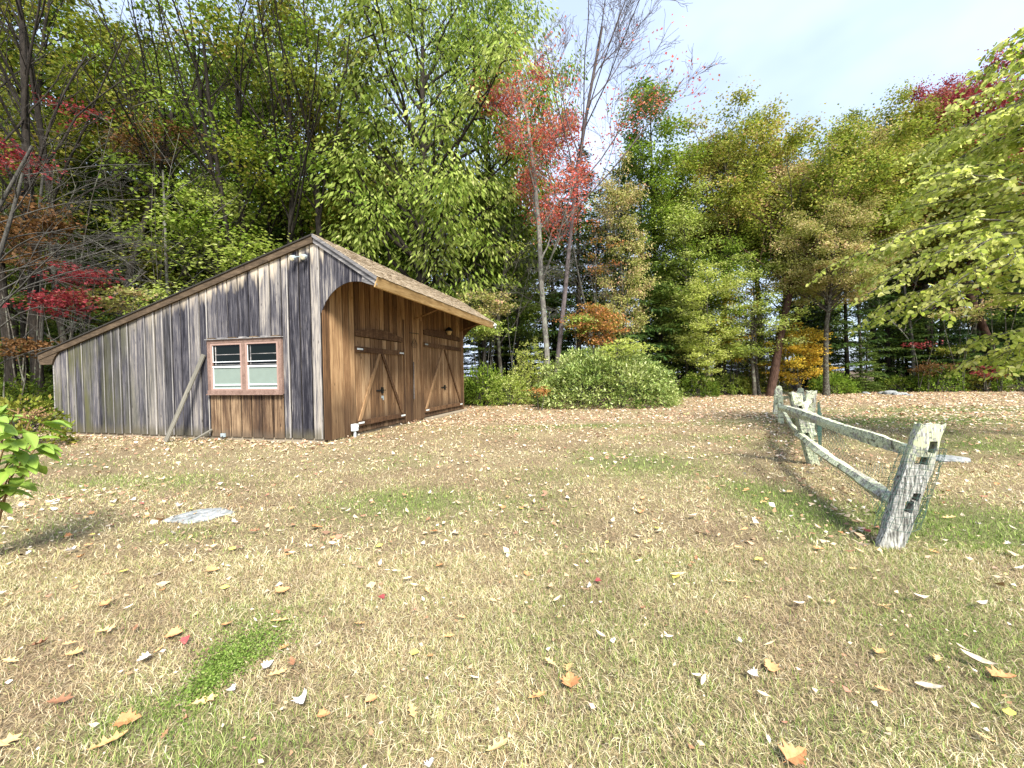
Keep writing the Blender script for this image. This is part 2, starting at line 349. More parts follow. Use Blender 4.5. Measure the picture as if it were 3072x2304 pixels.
# side wall
D1 = (1.25, 3.78, 2.72); D2 = (5.34, 8.97, 3.13)
sw = MB().box(-.06, 0, .0, L_, .1, roof_r(0)-.16); side_wall = sw.build('side_wall', M['backing'], barn)
rr = random.Random(5)
def side_edges(a, b, pitch):
    n = max(1, round((b-a)/pitch)); return [a+(b-a)*(k+(rr.uniform(-.12, .12) if 0 < k < n else 0))/n for k in range(n+1)]
ST = roof_r(0)-.18
for a, b in ((0, 1.25), (3.78, 5.34), (8.97, L_)):
    e = side_edges(a, b, .272)
    for p, q_ in zip(e[:-1], e[1:]): plank(side_wall, [(p+.017, .03), (q_-.017, .03), (q_-.017, ST), (p+.017, ST)], .001, .022+rr.uniform(-.004, .006), 'u', M['side'])
for (a, b, h) in (D1, D2):
    e = side_edges(a, b, .25)
    for p, q_ in zip(e[:-1], e[1:]): plank(side_wall, [(p+.017, h+.02), (q_-.017, h+.02), (q_-.017, ST), (p+.017, ST)], .001, .024+rr.uniform(-.004, .005), 'u', M['side'])
MB().box(.023, .045, -.02, .07, .06, ST).build('corner_board', M['side'], side_wall)
MB().box(.023, .05, L_-.09, L_, .05, ST-.1).build('corner_board', M['side'], side_wall)
MB().box(.028, .05, 5.12, 5.3, .05, 3.6).build('door_post', M['side'], side_wall)
MB().box(.028, .045, 3.84, 3.95, .05, 3.5).build('door_post', M['side'], side_wall)
def door(dd, head, midz, midt, tri, wide, lab, latch):
    a, b, h = dd
    d = MB().box(-.005, .003, a+.01, b-.01, .06, h).build('door', M['backing'], barn); d['label'] = lab
    e = side_edges(a+.012, b-.012, .235)
    for p, q_ in zip(e[:-1], e[1:]): plank(d, [(p+.013, .07+rr.uniform(0, .02)), (q_-.013, .07), (q_-.013, h), (p+.013, h)], .004, .027+rr.uniform(-.004, .004), 'u', M['door'])
    m = (a+b)/2
    # shaped head board
    MB().prism([(a, head[0]), (b-.03, head[0]+.01), (b-.03, head[1]-.02), (m+.3, head[2]), (m-.3, head[2]), (a, head[1])], .034, .085, 'u').build('head_board', M['door_dark'], d)
    MB().prism([(a, midz), (m-.004, midz), (m-.004, midz+midt), (a, midz+midt)], .034, .085, 'u').build('rail', M['door_dark'], d)
    MB().prism([(m+.004, midz), (b+.01, midz+.01), (b+.01, midz+midt), (m+.004, midz+midt)], .034, .085, 'u').build('rail', M['door_dark'], d)
    MB().prism([(a, .25), (m-.004, .25), (m-.004, .395), (a, .395)], .034, .085, 'u').build('rail', M['door_dark'], d)
    MB().prism([(m+.004, .26), (b+.02, .24), (b+.02, .37), (m+.004, .395)], .034, .085, 'u').build('rail', M['door_dark'], d)
    for k, (x0, x1) in enumerate(((m-.1, a+.1), (m+.05, b-.12))):
        z0, z1 = midz, .395; wd = .075
        MB().prism([(x0-wd, z0), (x0+wd*.6, z0), (x1+wd, z1), (x1-wd*.6, z1)], .034, .075, 'u').build('brace', M['brace_light'] if (k == 0) else M['door_dark'], d)
    for vv, zz in ((a+.16, midz+midt*.55), (b-.1, midz+midt*.5), (a+.15, .33), (b-.08, .31)):
        if wide and vv > m and zz > 1: continue
        MB().box(.086, .093, vv-.14, vv+.12, zz-.022, zz+.024).build('hinge_strap', M['white'] if not wide or zz < 1 else M['galv'], d)
    lz = latch; mb = MB().box(.028, .05, m-.28, m+.12, lz-.025, lz+.02).box(.03, .075, m-.03, m+.05, lz-.1, lz+.09).tube([(.07, m+.12, lz), (.09, m+.14, lz)], .018, 6)
    mb.build('latch', M['iron'], d)
    if not wide: MB().box(.028, .045, m-.02, m+.09, lz-.24, lz-.17).box(.045, .06, m+.03, m+.07, lz-.3, lz-.23).build('padlock', M['galv'], d)
    return d
d1 = door(D1, (2.73, 2.89, 3.01), 2.29, .155, 0, False, 'nearer carriage door with two horseshoes on its head board', 1.19)
d2 = door(D2, (3.14, 3.30, 3.42), 2.69, .165, 0, True, 'farther and taller carriage door with a pale brace', 1.13)
def horseshoe(v, z, rot, parent):
    pts = [(.07, v+.085*math.sin(t+rot), z+.1*math.cos(t+rot)) for t in np.linspace(-2.45, 2.45, 12)]
    MB().tube(pts, .014, 5).build('horseshoe', M['iron'], parent)
horseshoe(2.36, 2.88, .25, d1); horseshoe(2.72, 2.87, -.3, d1)
# lamp on the farther door head
MB().tube([(.06, 7.35, 3.44), (.1, 7.35, 3.5), (.2, 7.35, 3.5)], .03, 6).tube([(.2, 7.35, 3.62), (.2, 7.35, 3.55), (.2, 7.35, 3.45)], [.03, .12, .17], 10).build('wall_lamp', M['iron'], barn)
MB().tube([(.2, 7.35, 3.44), (.2, 7.35, 3.3)], [.13, .07], 10).build('lamp_shade', M['tan_shade'], D.objects['wall_lamp'])
# wire rack and rod between the doors
mb = MB().tube([(.06, 4.25, 3.1), (.06, 4.95, 3.12)], .012, 5)
for k in range(4): mb.tube([(.06, 4.6+(.07+.05*k)*math.sin(t), 3.08-(.32+.03*k)*abs(math.cos(t*.5))**.6*(1 if abs(t) < 3 else 0)-.02*k) for t in np.linspace(-2.6, 2.6, 9)], .005, 4)
mb.build('wire_rack', M['iron'], barn)
MB().tube([(.06, 4.52, 2.1), (.06, 4.5, .8)], .016, 5).build('rod', M['rake_grey'], barn)
# soffit braces
for v, v2, u2 in ((4.73, 4.55, 1.25), (9.0, 8.95, 1.25)):
    MB().tube([(.03, v, 3.62), (u2, v2, roof_r(u2)-.19)], .032, 4).build('eave_brace', M['side'], barn)
# roof: deck, rake boards, fascia, shingles
V0, V1 = -.06, L_+.12
def slab(p, q_, t):  # polygon of a slope with thickness t under the line p-q
    return [p, q_, (q_[0], q_[1]-t), (p[0], p[1]-t)]
roof = MB().prism(slab((RDG[0], RDG[1]-.02), (EAV[0]-.02, EAV[1]-.015), .04), V0+.02, V1, 'v').prism(slab((LEFT[0]+.02, LEFT[1]-.01), (RDG[0]-.001, RDG[1]-.02), .04), V0+.02, V1, 'v').build('roof', M['side'], barn)
for k in range(11):
    v = .35+k*.86
    MB().prism([(.03, roof_r(.03)-.065), (1.45, roof_r(1.45)-.065), (1.45, roof_r(1.45)-.17), (.03, roof_r(.03)-.17)], v, v+.045, 'v').build('rafter', M['side'], roof)
sh = MB(); rs = random.Random(9); ln = math.hypot(EAV[0]-RDG[0], EAV[1]-RDG[1]); ncr = 14
du, dz = (EAV[0]-RDG[0])/ln, (EAV[1]-RDG[1])/ln; nu, nz = -dz, du
for k in range(ncr):
    s0, s1 = ln*k/ncr, ln*(k+1.25)/ncr; v = V0-.02
    if k == ncr-1: s1 = ln+.03
    while v < V1+.02:
        wv = rs.uniform(.1, .26); v2 = min(v+wv, V1+.03); lift = .004+rs.uniform(0, .004); tt = rs.uniform(.008, .016); s1r = s1+rs.uniform(-.012, .008)
        P2 = lambda s_, h_: (RDG[0]+du*s_+nu*h_, RDG[1]+dz*s_+nz*h_)
        sh.prism([P2(s0, lift*.2), P2(s1r, lift+.01), P2(s1r, lift+.01+tt), P2(s0, lift*.2+.006)], v+.003, v2-.003, 'v'); v = v2
sh.build('shingles', M['shingle'], roof, 'stuff')
sh = MB(); lnl = math.hypot(LEFT[0]-RDG[0], LEFT[1]-RDG[1]); dul, dzl = (LEFT[0]-RDG[0])/lnl, (LEFT[1]-RDG[1])/lnl
for k in range(46):
    s0, s1 = lnl*k/46, lnl*(k+1.2)/46; v = V0-.02
    while v < V1:
        v2 = min(v+rs.uniform(.5, .9), V1+.03); P2 = lambda s_, h_: (RDG[0]+dul*s_+dzl*h_*0, RDG[1]+dzl*s_+h_)
        sh.prism([P2(s0, 0), P2(s1, .008), P2(s1, .025+rs.uniform(0, .008)), P2(s0, .006)], v+.003, v2-.003, 'v'); v = v2
sh.build('long_slope_shingles', M['roof_edge'], roof, 'stuff')
def rake(u0, u1, zo, wd, v0, v1, mat, name, fz):
    MB().prism([(u0, fz(u0)-zo), (u1, fz(u1)-zo), (u1, fz(u1)-zo-wd), (u0, fz(u0)-zo-wd)], v0, v1, 'v').build(name, mat, roof)
rake(-10.06, -.135, .03, .17, -.095, -.03, M['rake_brown'], 'rake_board', roof_l)
rake(-10.07, -.135, .0, .035, -.12, -.03, M['roof_edge'], 'drip_edge', roof_l)
rake(-.13, 1.58, .035, .17, -.075, -.03, M['rake_grey'], 'rake_board', roof_r)
rake(-.13, 1.60, .0, .08, -.115, -.076, M['rake_grey'], 'rake_trim', roof_r)
MB().prism([(1.19, roof_r(1.19)-.2), (1.58, roof_r(1.58)-.2), (1.545, 3.72), (1.3, 3.80), (1.19, 3.845)], -.05, -.026, 'v').build('rake_end', M['rake_grey'], roof)
# low eave: return board with a rounded brow
MB().prism([(-10.06, roof_l(-10.06)-.2), (-9.2, roof_l(-9.2)-.2), (-9.35, 2.36), (-9.44, 2.24), (-9.5, 2.12), (-10.0, 2.12)], -.08, -.03, 'v').build('eave_return', M['rake_brown'], roof)
MB().box(-10.07, -10.02, -.06, L_, LEFT[1]-.24, LEFT[1]-.02).build('low_fascia', M['rake_brown'], roof)
# high fascia, square to the slope
fa = [(EAV[0]-.015, EAV[1]-.03), (EAV[0]+.02, EAV[1]-.012), (EAV[0]-.055, EAV[1]-.225), (EAV[0]-.09, EAV[1]-.24)]
MB().prism(fa, V0-.03, V1-.35, 'v').build('fascia', M['fascia'], roof)
MB().tube([(EAV[0]-.02, V1-.36, 3.86), (EAV[0]-.02, V1-.05, 3.855)], .075, 8).tube([(EAV[0]-.02, V1-.1, 3.85), (EAV[0]-.02, V1-.1, 3.72)], .045, 7).build('gutter_end', M['white'], roof)
# far gable wing
wing(MB().box(-W_, 0, L_-.05, L_-.001, .1, 2.5).build('back_wall', M['backing'], barn), L_, 1)
MB().prism([(0, 3.0), (0, 2.8), (-W_, 2.2), (-W_, roof_l(-W_)-.1), (-.13, RDG[1]-.1), (0, roof_r(0)-.1)], L_-.05, L_-.002, 'v').build('back_gable', M['gable'], barn)
MB().box(-W_, -W_+.06, .061, L_-.06, .1, roof_l(-W_)-.1).build('low_wall', M['gable'], barn)
MB().box(-W_-.03, -W_+.0, -.03, .06, .1, 2.2).build('corner_board', M['rake_grey'], barn)
MB().box(-W_+.02, -.03, .005, L_-.02, -.05, .098).build('foundation', M['concrete'], barn)
MB().box(-.02, .12, 1.2, 1.26, -.05, .05).box(.0, .32, 5.35, L_+.1, -.04, .045).build('door_sill', M['concrete'], barn)
# window
win = MB(); wa, wb, wz0, wz1 = WIN; cw = .10
win.box(wa, wb, -.075, -.004, wz1-.085, wz1).box(wa, wb, -.09, -.004, wz0-.03, wz0+.07).box(wa, wa+cw, -.072, -.004, wz0+.07, wz1-.085).box(wb-cw, wb, -.072, -.004, wz0+.07, wz1-.085)
mid = (wa+wb)/2; win.box(mid-.055, mid+.055, -.072, -.004, wz0+.07, wz1-.085)
win = win.build('window', M['casing'], barn)
MB().box(wa-.03, wb+.03, -.115, -.004, wz1+.002, wz1+.022).build('drip_cap', M['rake_grey'], win)
for k in range(7):
    x = wa+.05+k*(wb-wa-.1)/6.6; MB().box(x, x+.22, -.1, -.03, wz1+.025, wz1+.055).build('spacer_block', M['rake_grey'] if k % 2 else M['rake_brown'], win)
MB().box(wa-.01, wb+.02, -.125, -.06, wz0-.055, wz0-.03).build('sill', M['casing'], win)
for a, b in ((wa+cw, mid-.055), (mid+.055, wb-cw)):
    s = .055; z0, z1 = wz0+.07, wz1-.085
    sash = MB().box(a, b, -.066, -.03, z1-s, z1).box(a, b, -.066, -.03, z0, z0+s*.7).box(a, a+s, -.066, -.03, z0+s*.7, z1-s).box(b-s, b, -.066, -.03, z0+s*.7, z1-s).build('sash', M['sash'], win)
    ia, ib, j0, j1 = a+s, b-s, z0+s*.7, z1-s; zm = 1.92
    MB().box(ia, ib, -.02, -.012, zm, j1).build('upper_pane', M['glass'], win)
    MB().box(ia, ib, -.034, -.028, j0+.09, zm).build('lower_screen', M['screen'], win)
    MB().box(ia, ib, -.03, -.02, j0, j0+.09).build('lower_pane', M['screen'], win)
    r = MB()
    r.box(ia, ib, -.058, -.036, zm-.022, zm+.022).box(ia, ib, -.05, -.036, zm+.12, zm+.14).box(ia, ib, -.055, -.036, j0+.085, j0+.12).box(ia, ib, -.055, -.036, j0, j0+.018)
    r.box(ia, ia+.02, -.05, -.036, j0+.02, zm-.022).box(ib-.014, ib, -.05, -.036, j0+.02, zm-.022).box(ia, ia+.012, -.045, -.036, zm+.14, j1).box(ib-.01, ib, -.045, -.036, zm+.14, j1)
    r.build('storm_frame', M['alu'], win)
    MB().box(ia+.1, ib-.02, -.026, -.0205, 2.235, 2.25).box(ia+.06, ia+.09, -.026, -.0205, 1.98, j1-.02).box(ia+.03, ib, -.026, -.0205, zm+.05, zm+.06).build('inner_shelf', M['rake_grey'], win)
# flood lamp under the ridge
fl = MB().box(-.52, -.42, -.06, -.03, 4.5, 4.6).tube([(-.47, -.05, 4.55), (-.47, -.12, 4.56)], .03, 6).tube([(-.60, -.11, 4.56), (-.34, -.11, 4.56)], .014, 5).build('flood_lamp', M['galv'], barn)
for x in (-.62, -.31):
    MB().tube([(x, -.09, 4.56), (x, -.14, 4.54), (x, -.23, 4.50)], [.03, .055, .075], 10).build('lamp_housing', M['galv'], fl)
    MB().tube([(x, -.231, 4.50), (x, -.245, 4.495)], [.068, .05], 10).build('lamp_lens', M['lamp_glass'], fl)
MB().box(-3.16, -3.02, -.07, -.03, .08, .17).tube([(-3.09, -.07, .12), (-3.09, -.1, .12)], .03, 8).build('outlet_box', M['galv'], barn)
# loose things at the barn
def barn_pt(u, v, z): s = (math.sin(BA), math.cos(BA)); r = (math.cos(BA), -math.sin(BA)); return (BX+u*r[0]+v*s[0], BY+u*r[1]+v*s[1], z)
def loose_board(A, B, wd, t, label):
    A, B = Vector(A), Vector(B); o = tag(D.objects.new('loose_board', None), label, 'board')
    me = MB().box(-wd/2, wd/2, -t/2, t/2, 0, (B-A).length)
    D.objects.remove(o); o = me.build('loose_board', M['driftwood']); d = (B-A).normalized(); x = Vector((math.cos(BA), -math.sin(BA), 0)); x = (x-d*x.dot(d)).normalized(); y = d.cross(x)
    o.matrix_world = Matrix(((x.x, y.x, d.x, A.x), (x.y, y.y, d.y, A.y), (x.z, y.z, d.z, A.z), (0, 0, 0, 1))); return tag(o, label, 'board')
loose_board(barn_pt(-4.32, -.62, -.02), barn_pt(-3.63, -.075, 2.26), .13, .03, 'long thin grey board leaning against the shed wall beside the window')
loose_board(barn_pt(-3.72, -.45, -.02), barn_pt(-3.44, -.06, .27), .06, .03, 'short broken grey stick leaning at the foot of the shed wall')
cb = thing('conduit_post', 'small white electrical box on a stub of conduit beside the nearer shed door', 'electrical box', barn_pt(.13, 1.02, 0), -BA)
MB().box(-.05, .05, -.09, .09, .16, .34).box(-.055, .055, -.03, .1, .24, .3).build('box', M['white'], cb)
MB().tube([(0, .0, -.04), (0, .0, .16)], .035, 8).build('conduit', M['white'], cb)

# ================================================================ FENCE
g = N('lichened_grey_wood'); tcn = g.n('TexCoord'); P = tcn.outputs['Object']
n1 = g.noise(g.vmul(P, (40, 40, 5)), 1, 4, .6, .4); li = g.noise(P, 17, 5, .65); big = g.noise(P, 3.2, 3)
c = g.ramp(n1, [(.33, (.10, .095, .075)), (.5, (.30, .29, .25)), (.66, (.52, .51, .46))])
lf = g.ramp(g.math('ADD', g.math('MULTIPLY', li, .6), g.math('MULTIPLY', big, .45)), [(.475, 0.), (.52, 1.)])
c = g.mix(lf, c, g.ramp(g.noise(P, 60, 3), [(.35, (.28, .32, .19)), (.6, (.62, .66, .48))])); c = g.mix(g.ramp(g.noise(P, 9, 4), [(.6, 0.), (.66, .8)]), c, (.05, .05, .025))
g.bump(g.math('ADD', n1, lf), .8, .012); M['lichen'] = g.base(c, .95)
g = N('pale_bare_post_wood'); tcn = g.n('TexCoord'); P = tcn.outputs['Object']
n1 = g.noise(g.vmul(P, (70, 70, 3)), 1, 4, .6, .12)
sx = g.n('SeparateXYZ'); g.l(P, sx.inputs[0])
c = g.ramp(n1, [(.36, (.07, .068, .06)), (.5, (.27, .27, .24)), (.64, (.48, .48, .44))])
k = g.math('MULTIPLY', g.math('ADD', g.math('SUBTRACT', sx.outputs[2], .86), g.math('MULTIPLY', g.noise(P, 11, 4), .35)), 5, True)
c = g.mix(g.math('MULTIPLY', k, g.ramp(g.noise(P, 26, 4), [(.42, 0.), (.55, .9)])), c, (.42, .46, .27)); g.bump(n1, .8, .012); M['postwood'] = g.base(c, .93)
M['wire'] = plain('green_coated_wire', (.035, .075, .06), .5, .2, 30)
fence = thing('split_rail_fence', 'lichen covered split rail fence with leaning mortised posts and sagging green wire mesh', 'fence', (0, 0, 0))
def fence_post(base, top, wd, th, holes, mat, ang, label=None, point=.0):
    """lattice post with through mortises; holes: (z0,z1,x0,x1) as shares of the width"""
    H = top[2]+.12; nz = int(H/.035); zs = np.linspace(-.12, top[2], nz+1); xs_ = np.array([-.5, -.36, -.22, -.08, .08, .22, .36, .5])*wd; ys_ = np.array([-.5, -.2, .2, .5])*th
    nxp, nyp = len(xs_)-1, len(ys_)-1; solid = np.ones((nxp, nyp, nz), bool)
    for (z0, z1, x0, x1) in holes:
        for k in range(nz):
            zc = (zs[k]+zs[k+1])/2
            for i in range(nxp):
                xc = (xs_[i]+xs_[i+1])/2/wd
                if z0 < zc < z1 and x0 < xc < x1: solid[i, :, k] = False
    verts = {}; V = []; F = []
    def vid(i, j, k):
        if (i, j, k) in verts: return verts[(i, j, k)]
        x, y, z = xs_[i], ys_[j], zs[k]
        t = max(0, z)/max(top[2], .01)
        if abs(x) > .45*wd and abs(y) > .45*th: x *= .93; y *= .85
        x *= (1-point*max(0, t-.86)*3)*(1+.04*math.sin(z*7+base[0])); y *= (1-point*max(0, t-.8)*2)
        x += .004*math.sin(z*14+y*40)+.003*math.sin(z*33+base[1]); y += .004*math.sin(z*11+x*20)
        if k == nz: z += .012*math.sin(x*60+1)+.01*math.sin(y*80+x*30)
        X = x*math.cos(ang)-y*math.sin(ang); Y = x*math.sin(ang)+y*math.cos(ang)
        V.append((base[0]+(top[0]-base[0])*z/top[2]+X, base[1]+(top[1]-base[1])*z/top[2]+Y, z)); verts[(i, j, k)] = len(V)-1; return verts[(i, j, k)]
    S = lambda i, j, k: 0 <= i < nxp and 0 <= j < nyp and 0 <= k < nz and solid[i, j, k]
    for i in range(nxp):
        for j in range(nyp):
            for k in range(nz):
                if not solid[i, j, k]: continue
                if not S(i-1, j, k): F.append((vid(i, j, k), vid(i, j, k+1), vid(i, j+1, k+1), vid(i, j+1, k)))
                if not S(i+1, j, k): F.append((vid(i+1, j, k), vid(i+1, j+1, k), vid(i+1, j+1, k+1), vid(i+1, j, k+1)))
                if not S(i, j-1, k): F.append((vid(i, j, k), vid(i+1, j, k), vid(i+1, j, k+1), vid(i, j, k+1)))
                if not S(i, j+1, k): F.append((vid(i, j+1, k), vid(i, j+1, k+1), vid(i+1, j+1, k+1), vid(i+1, j+1, k)))
                if not S(i, j, k+1): F.append((vid(i, j, k+1), vid(i+1, j, k+1), vid(i+1, j+1, k+1), vid(i, j+1, k+1)))
                if not S(i, j, k-1): F.append((vid(i, j, k), vid(i, j+1, k), vid(i+1, j+1, k), vid(i+1, j, k)))
    o = link('post', pydata('post', V, F, mat), fence)
    if label: o['label'] = label
    return o
HT = [(.74, .95, -.02, .4)]; HL = [(.30, .48, -.1, .3)]
fence_post((3.415, 3.727), (3.79, 3.75, 1.09), .205, .11, [(.72, .82, -.22, .23), (.84, .93, .07, .37), (.31, .40, -.09, .23), (.42, .49, .07, .37)], M['postwood'], -.3, 'nearest post, leaning right, with two pairs of open mortises')
fence_post((5.13, 7.04), (4.78, 7.0, 1.22), .17, .2, [(.88, 1.0, -.2, .22), (.44, .56, -.2, .22)], M['lichen'], -.35, 'second post, leaning left and crusted with lichen')
fence_post((7.14, 9.95), (7.2, 9.95, 1.10), .21, .13, [(.80, .93, -.23, .22), (.42, .55, -.23, .22)], M['lichen'], -.5)
fence_post((8.98, 12.9), (9.0, 12.9, 1.045), .22, .13, [(.75, .88, -.23, .22), (.42, .55, -.23, .22)], M['lichen'], -.5, point=1.)
fence_post((8.16, 12.55), (8.14, 12.55, .84), .15, .1, [], M['lichen'], -.4, 'short post stub with a dark face')
fence_post((9.83, 15.37), (9.92, 15.37, 1.035), .25, .14, [(.5, .62, -.1, .22)], M['lichen'], -.4, point=1.)
def rail(A, B, r0, r1, sag, seed, label=None):
    A, B = Vector(A), Vector(B); n = 40; rr = random.Random(seed); ax = (B-A).normalized(); s = ax.cross(Vector((0, 0, 1))).normalized(); u = s.cross(ax)
    V = []; F = []; m = 6; ph = [rr.uniform(0, 6.28) for _ in range(8)]
    for i in range(n+1):
        t = i/n; c = A.lerp(B, t)+Vector((0, 0, -sag*4*t*(1-t)))+s*.012*math.sin(t*9+ph[0])
        e = min(1, .55+min(t, 1-t)*9); r = (r0+(r1-r0)*t)*e*(1+.08*math.sin(t*13+ph[1]))
        for k in range(m):
            a = 2*math.pi*k/m; rad = r*(1+.16*math.sin(2*a+ph[2]+t*2)+.15*math.sin(3*a+ph[3])+.10*rr.uniform(-1, 1)+.06*math.sin(t*24+ph[5]))
            V.append(tuple(c+s*math.cos(a)*rad*1.0+u*math.sin(a)*rad*.8))
    for i in range(n):
        for k in range(m): j = (k+1) % m; F.append((i*m+k, i*m+j, (i+1)*m+j, (i+1)*m+k))
    F += [tuple(range(m-1, -1, -1)), tuple(n*m+k for k in range(m))]
    o = link('rail', pydata('rail', V, F, M['lichen'], False), fence)
    if label: o['label'] = label
rail((3.70, 3.80, 0.83), (4.74, 7.3, .97), .068, .078, .0, 1); rail((3.50, 3.76, 0.37), (4.99, 7.25, .50), .068, .078, .01, 2)
rail((4.83, 6.9, .93), (7.3, 10.15, .86), .07, .07, .0, 3); rail((5.0, 6.95, .5), (7.3, 10.1, .5), .07, .07, .02, 4)
rail((7.1, 9.8, .87), (9.1, 13.1, .82), .07, .07, .02, 5); rail((8.9, 12.8, .8), (9.95, 15.5, .56), .07, .07, 0, 6)
rail((5.0, 7.1, .48), (8.2, 12.7, .62), .06, .05, .12, 7); rail((7.1, 9.9, .48), (9.1, 13.0, .48), .06, .06, .02, 8)
# wire mesh: sheet draped from post to post and wrapped round the nearest one
def wire_sheet(P, nu_, nv_, rad, parent):
    mb = MB()
    for j in range(nv_+1): mb.tube([P(i/nu_, j/nv_) for i in range(nu_+1)], rad, 3, False)
    for i in range(0, nu_+1): mb.tube([P(i/nu_, j/nv_) for j in range(nv_+1)], rad, 3, False)
    return mb.build('wire_mesh', M['wire'], parent, 'stuff')
def drape(u, v):
    A = Vector((3.72-.25*(1-v), 3.62, .0)); B = Vector((5.02, 6.86, 0)); p = A.lerp(B, u)
    h = .06+v*(.80 if u < .12 else .80-.38*math.sin(min(1, (u-.1)*1.25)*math.pi)*1.1)
    return p+Vector((.10*math.sin(u*math.pi)+.03*math.sin(u*21+v*5), .03*math.sin(v*9+u*13), h+.02*math.sin(u*17)))
wire_sheet(drape, 40, 10, .0022, fence)
def wrap(u, v):
    a = -2.1+u*4.2; z = .16+v*.72; cx = 3.415+.353*z; cy = 3.727+.02*z
    lx = .145*math.sin(a)*(1.05 if abs(a) < 1.6 else 1.2); ly = -.075*math.cos(a)
    x = lx*math.cos(-.3)-ly*math.sin(-.3); y = lx*math.sin(-.3)+ly*math.cos(-.3)
    return Vector((cx+x+.006*math.sin(z*40+u*9), cy+y-.012, z+.012*math.sin(u*14+z*20)))
wire_sheet(wrap, 11, 12, .0022, fence)
def wrap2(u, v):
    a = -1.3+u*2.8; z = .08+v*.75; cx = 5.13-.287*z; cy = 7.04-.03*z
    return Vector((cx+.13*math.sin(a), cy-.125*math.cos(a)-.01, z))
wire_sheet(wrap2, 8, 11, .0025, fence)
def drape2(u, v):
    p = Vector((5.05, 6.9, 0)).lerp(Vector((7.2, 9.85, 0)), u); return p+Vector((.1, -.03*math.sin(u*20), .06+v*.8))
wire_sheet(drape2, 44, 9, .0022, fence)
wire_sheet(lambda u, v: Vector((7.2, 9.8, 0)).lerp(Vector((9.9, 15.3, 0)), u)+Vector((.12, 0, .06+v*.8)), 50, 8, .003, fence)

# ================================================================ VEGETATION
def leaf_quads(C, dirs, sides, Ls, Ws, tint, fold=.18):
    """one folded rhombus per leaf; all arrays (N,..)"""
    nrm = np.cross(dirs, sides); Ls = Ls[:, None]; Ws = Ws[:, None]
    v0 = C; v1 = C+dirs*Ls*.42+sides*Ws*.5+nrm*Ws*fold; v2 = C+dirs*Ls; v3 = C+dirs*Ls*.42-sides*Ws*.5+nrm*Ws*fold
    V = np.stack([v0, v1, v2, v3], 1).reshape(-1, 3); T = np.repeat(tint, 4, 0); n = len(C)
    return V, T, n
def unit(a): return a/np.maximum(1e-9, np.linalg.norm(a, axis=-1, keepdims=True))
def leaf_mesh(name, C, dirs, Ls, Ws, tint, flat=.6, fold=.18, r=rng):
    up = np.array([0, 0, 1.])+r.normal(0, flat, C.shape); sides = unit(np.cross(dirs, up)); V, T, n = leaf_quads(C, dirs, sides, Ls, Ws, tint, fold)
    return mesh_np(name, V, np.arange(4*n), np.arange(n)*4, np.full(n, 4), {'tint': T})
class Tubes:
    def __init__(s): s.V = []; s.F = []; s.n = 0
    def add(s, pts, rad, n=5):
        pts = np.asarray(pts, float); m = len(pts); t = np.gradient(pts, axis=0); t = unit(t)
        ref = np.array([.31, .17, .93]) if abs(t[0][2]) < .85 else np.array([1., .2, .1])
        a = unit(np.cross(t, ref)); b = np.cross(t, a); an = 2*np.pi*np.arange(n)/n; rad = np.asarray(rad).reshape(-1, 1, 1) if hasattr(rad, '__len__') else rad
        ring = pts[:, None]+(a[:, None]*np.cos(an)[None, :, None]+b[:, None]*np.sin(an)[None, :, None])*rad
        s.V.append(ring.reshape(-1, 3)); base = s.n+np.arange(m-1)[:, None]*n; k = np.arange(n)[None]; j = (k+1) % n
        s.F.append(np.stack([base+k, base+j, base+n+j, base+n+k], -1).reshape(-1, 4)); s.n += m*n
    def mesh(s, name, mat):
        V = np.concatenate(s.V); F = np.concatenate(s.F); me = mesh_np(name, V, F.ravel(), np.arange(len(F))*4, np.full(len(F), 4), None, True); me.materials.append(mat); return me
def limb(p0, d0, length, n, bend_up, wob, r):
    pts = [p0]; d = np.array(d0, float); st = length/n
    for i in range(n):
        d = unit(d+np.array([0, 0, bend_up/n])+r.normal(0, wob, 3)); pts.append(pts[-1]+d*st)
    return np.array(pts)
def interp(pts, t):
    f = t*(len(pts)-1); i = min(int(f), len(pts)-2); return pts[i]+(pts[i+1]-pts[i])*(f-i), unit(pts[i+1]-pts[i])
PROF = {'round': lambda t: math.sqrt(max(0, 1-(2*t-.9)**2/1.25)), 'spread': lambda t: .35+.75*math.sin(min(1, t*1.05)*2.2)**.8, 'oval': lambda t: .45+.65*math.sin(math.pi*min(1, t*.95+.05)), 'column': lambda t: .75+.35*math.sin(math.pi*t)-.5*max(0, t-.8)*2}
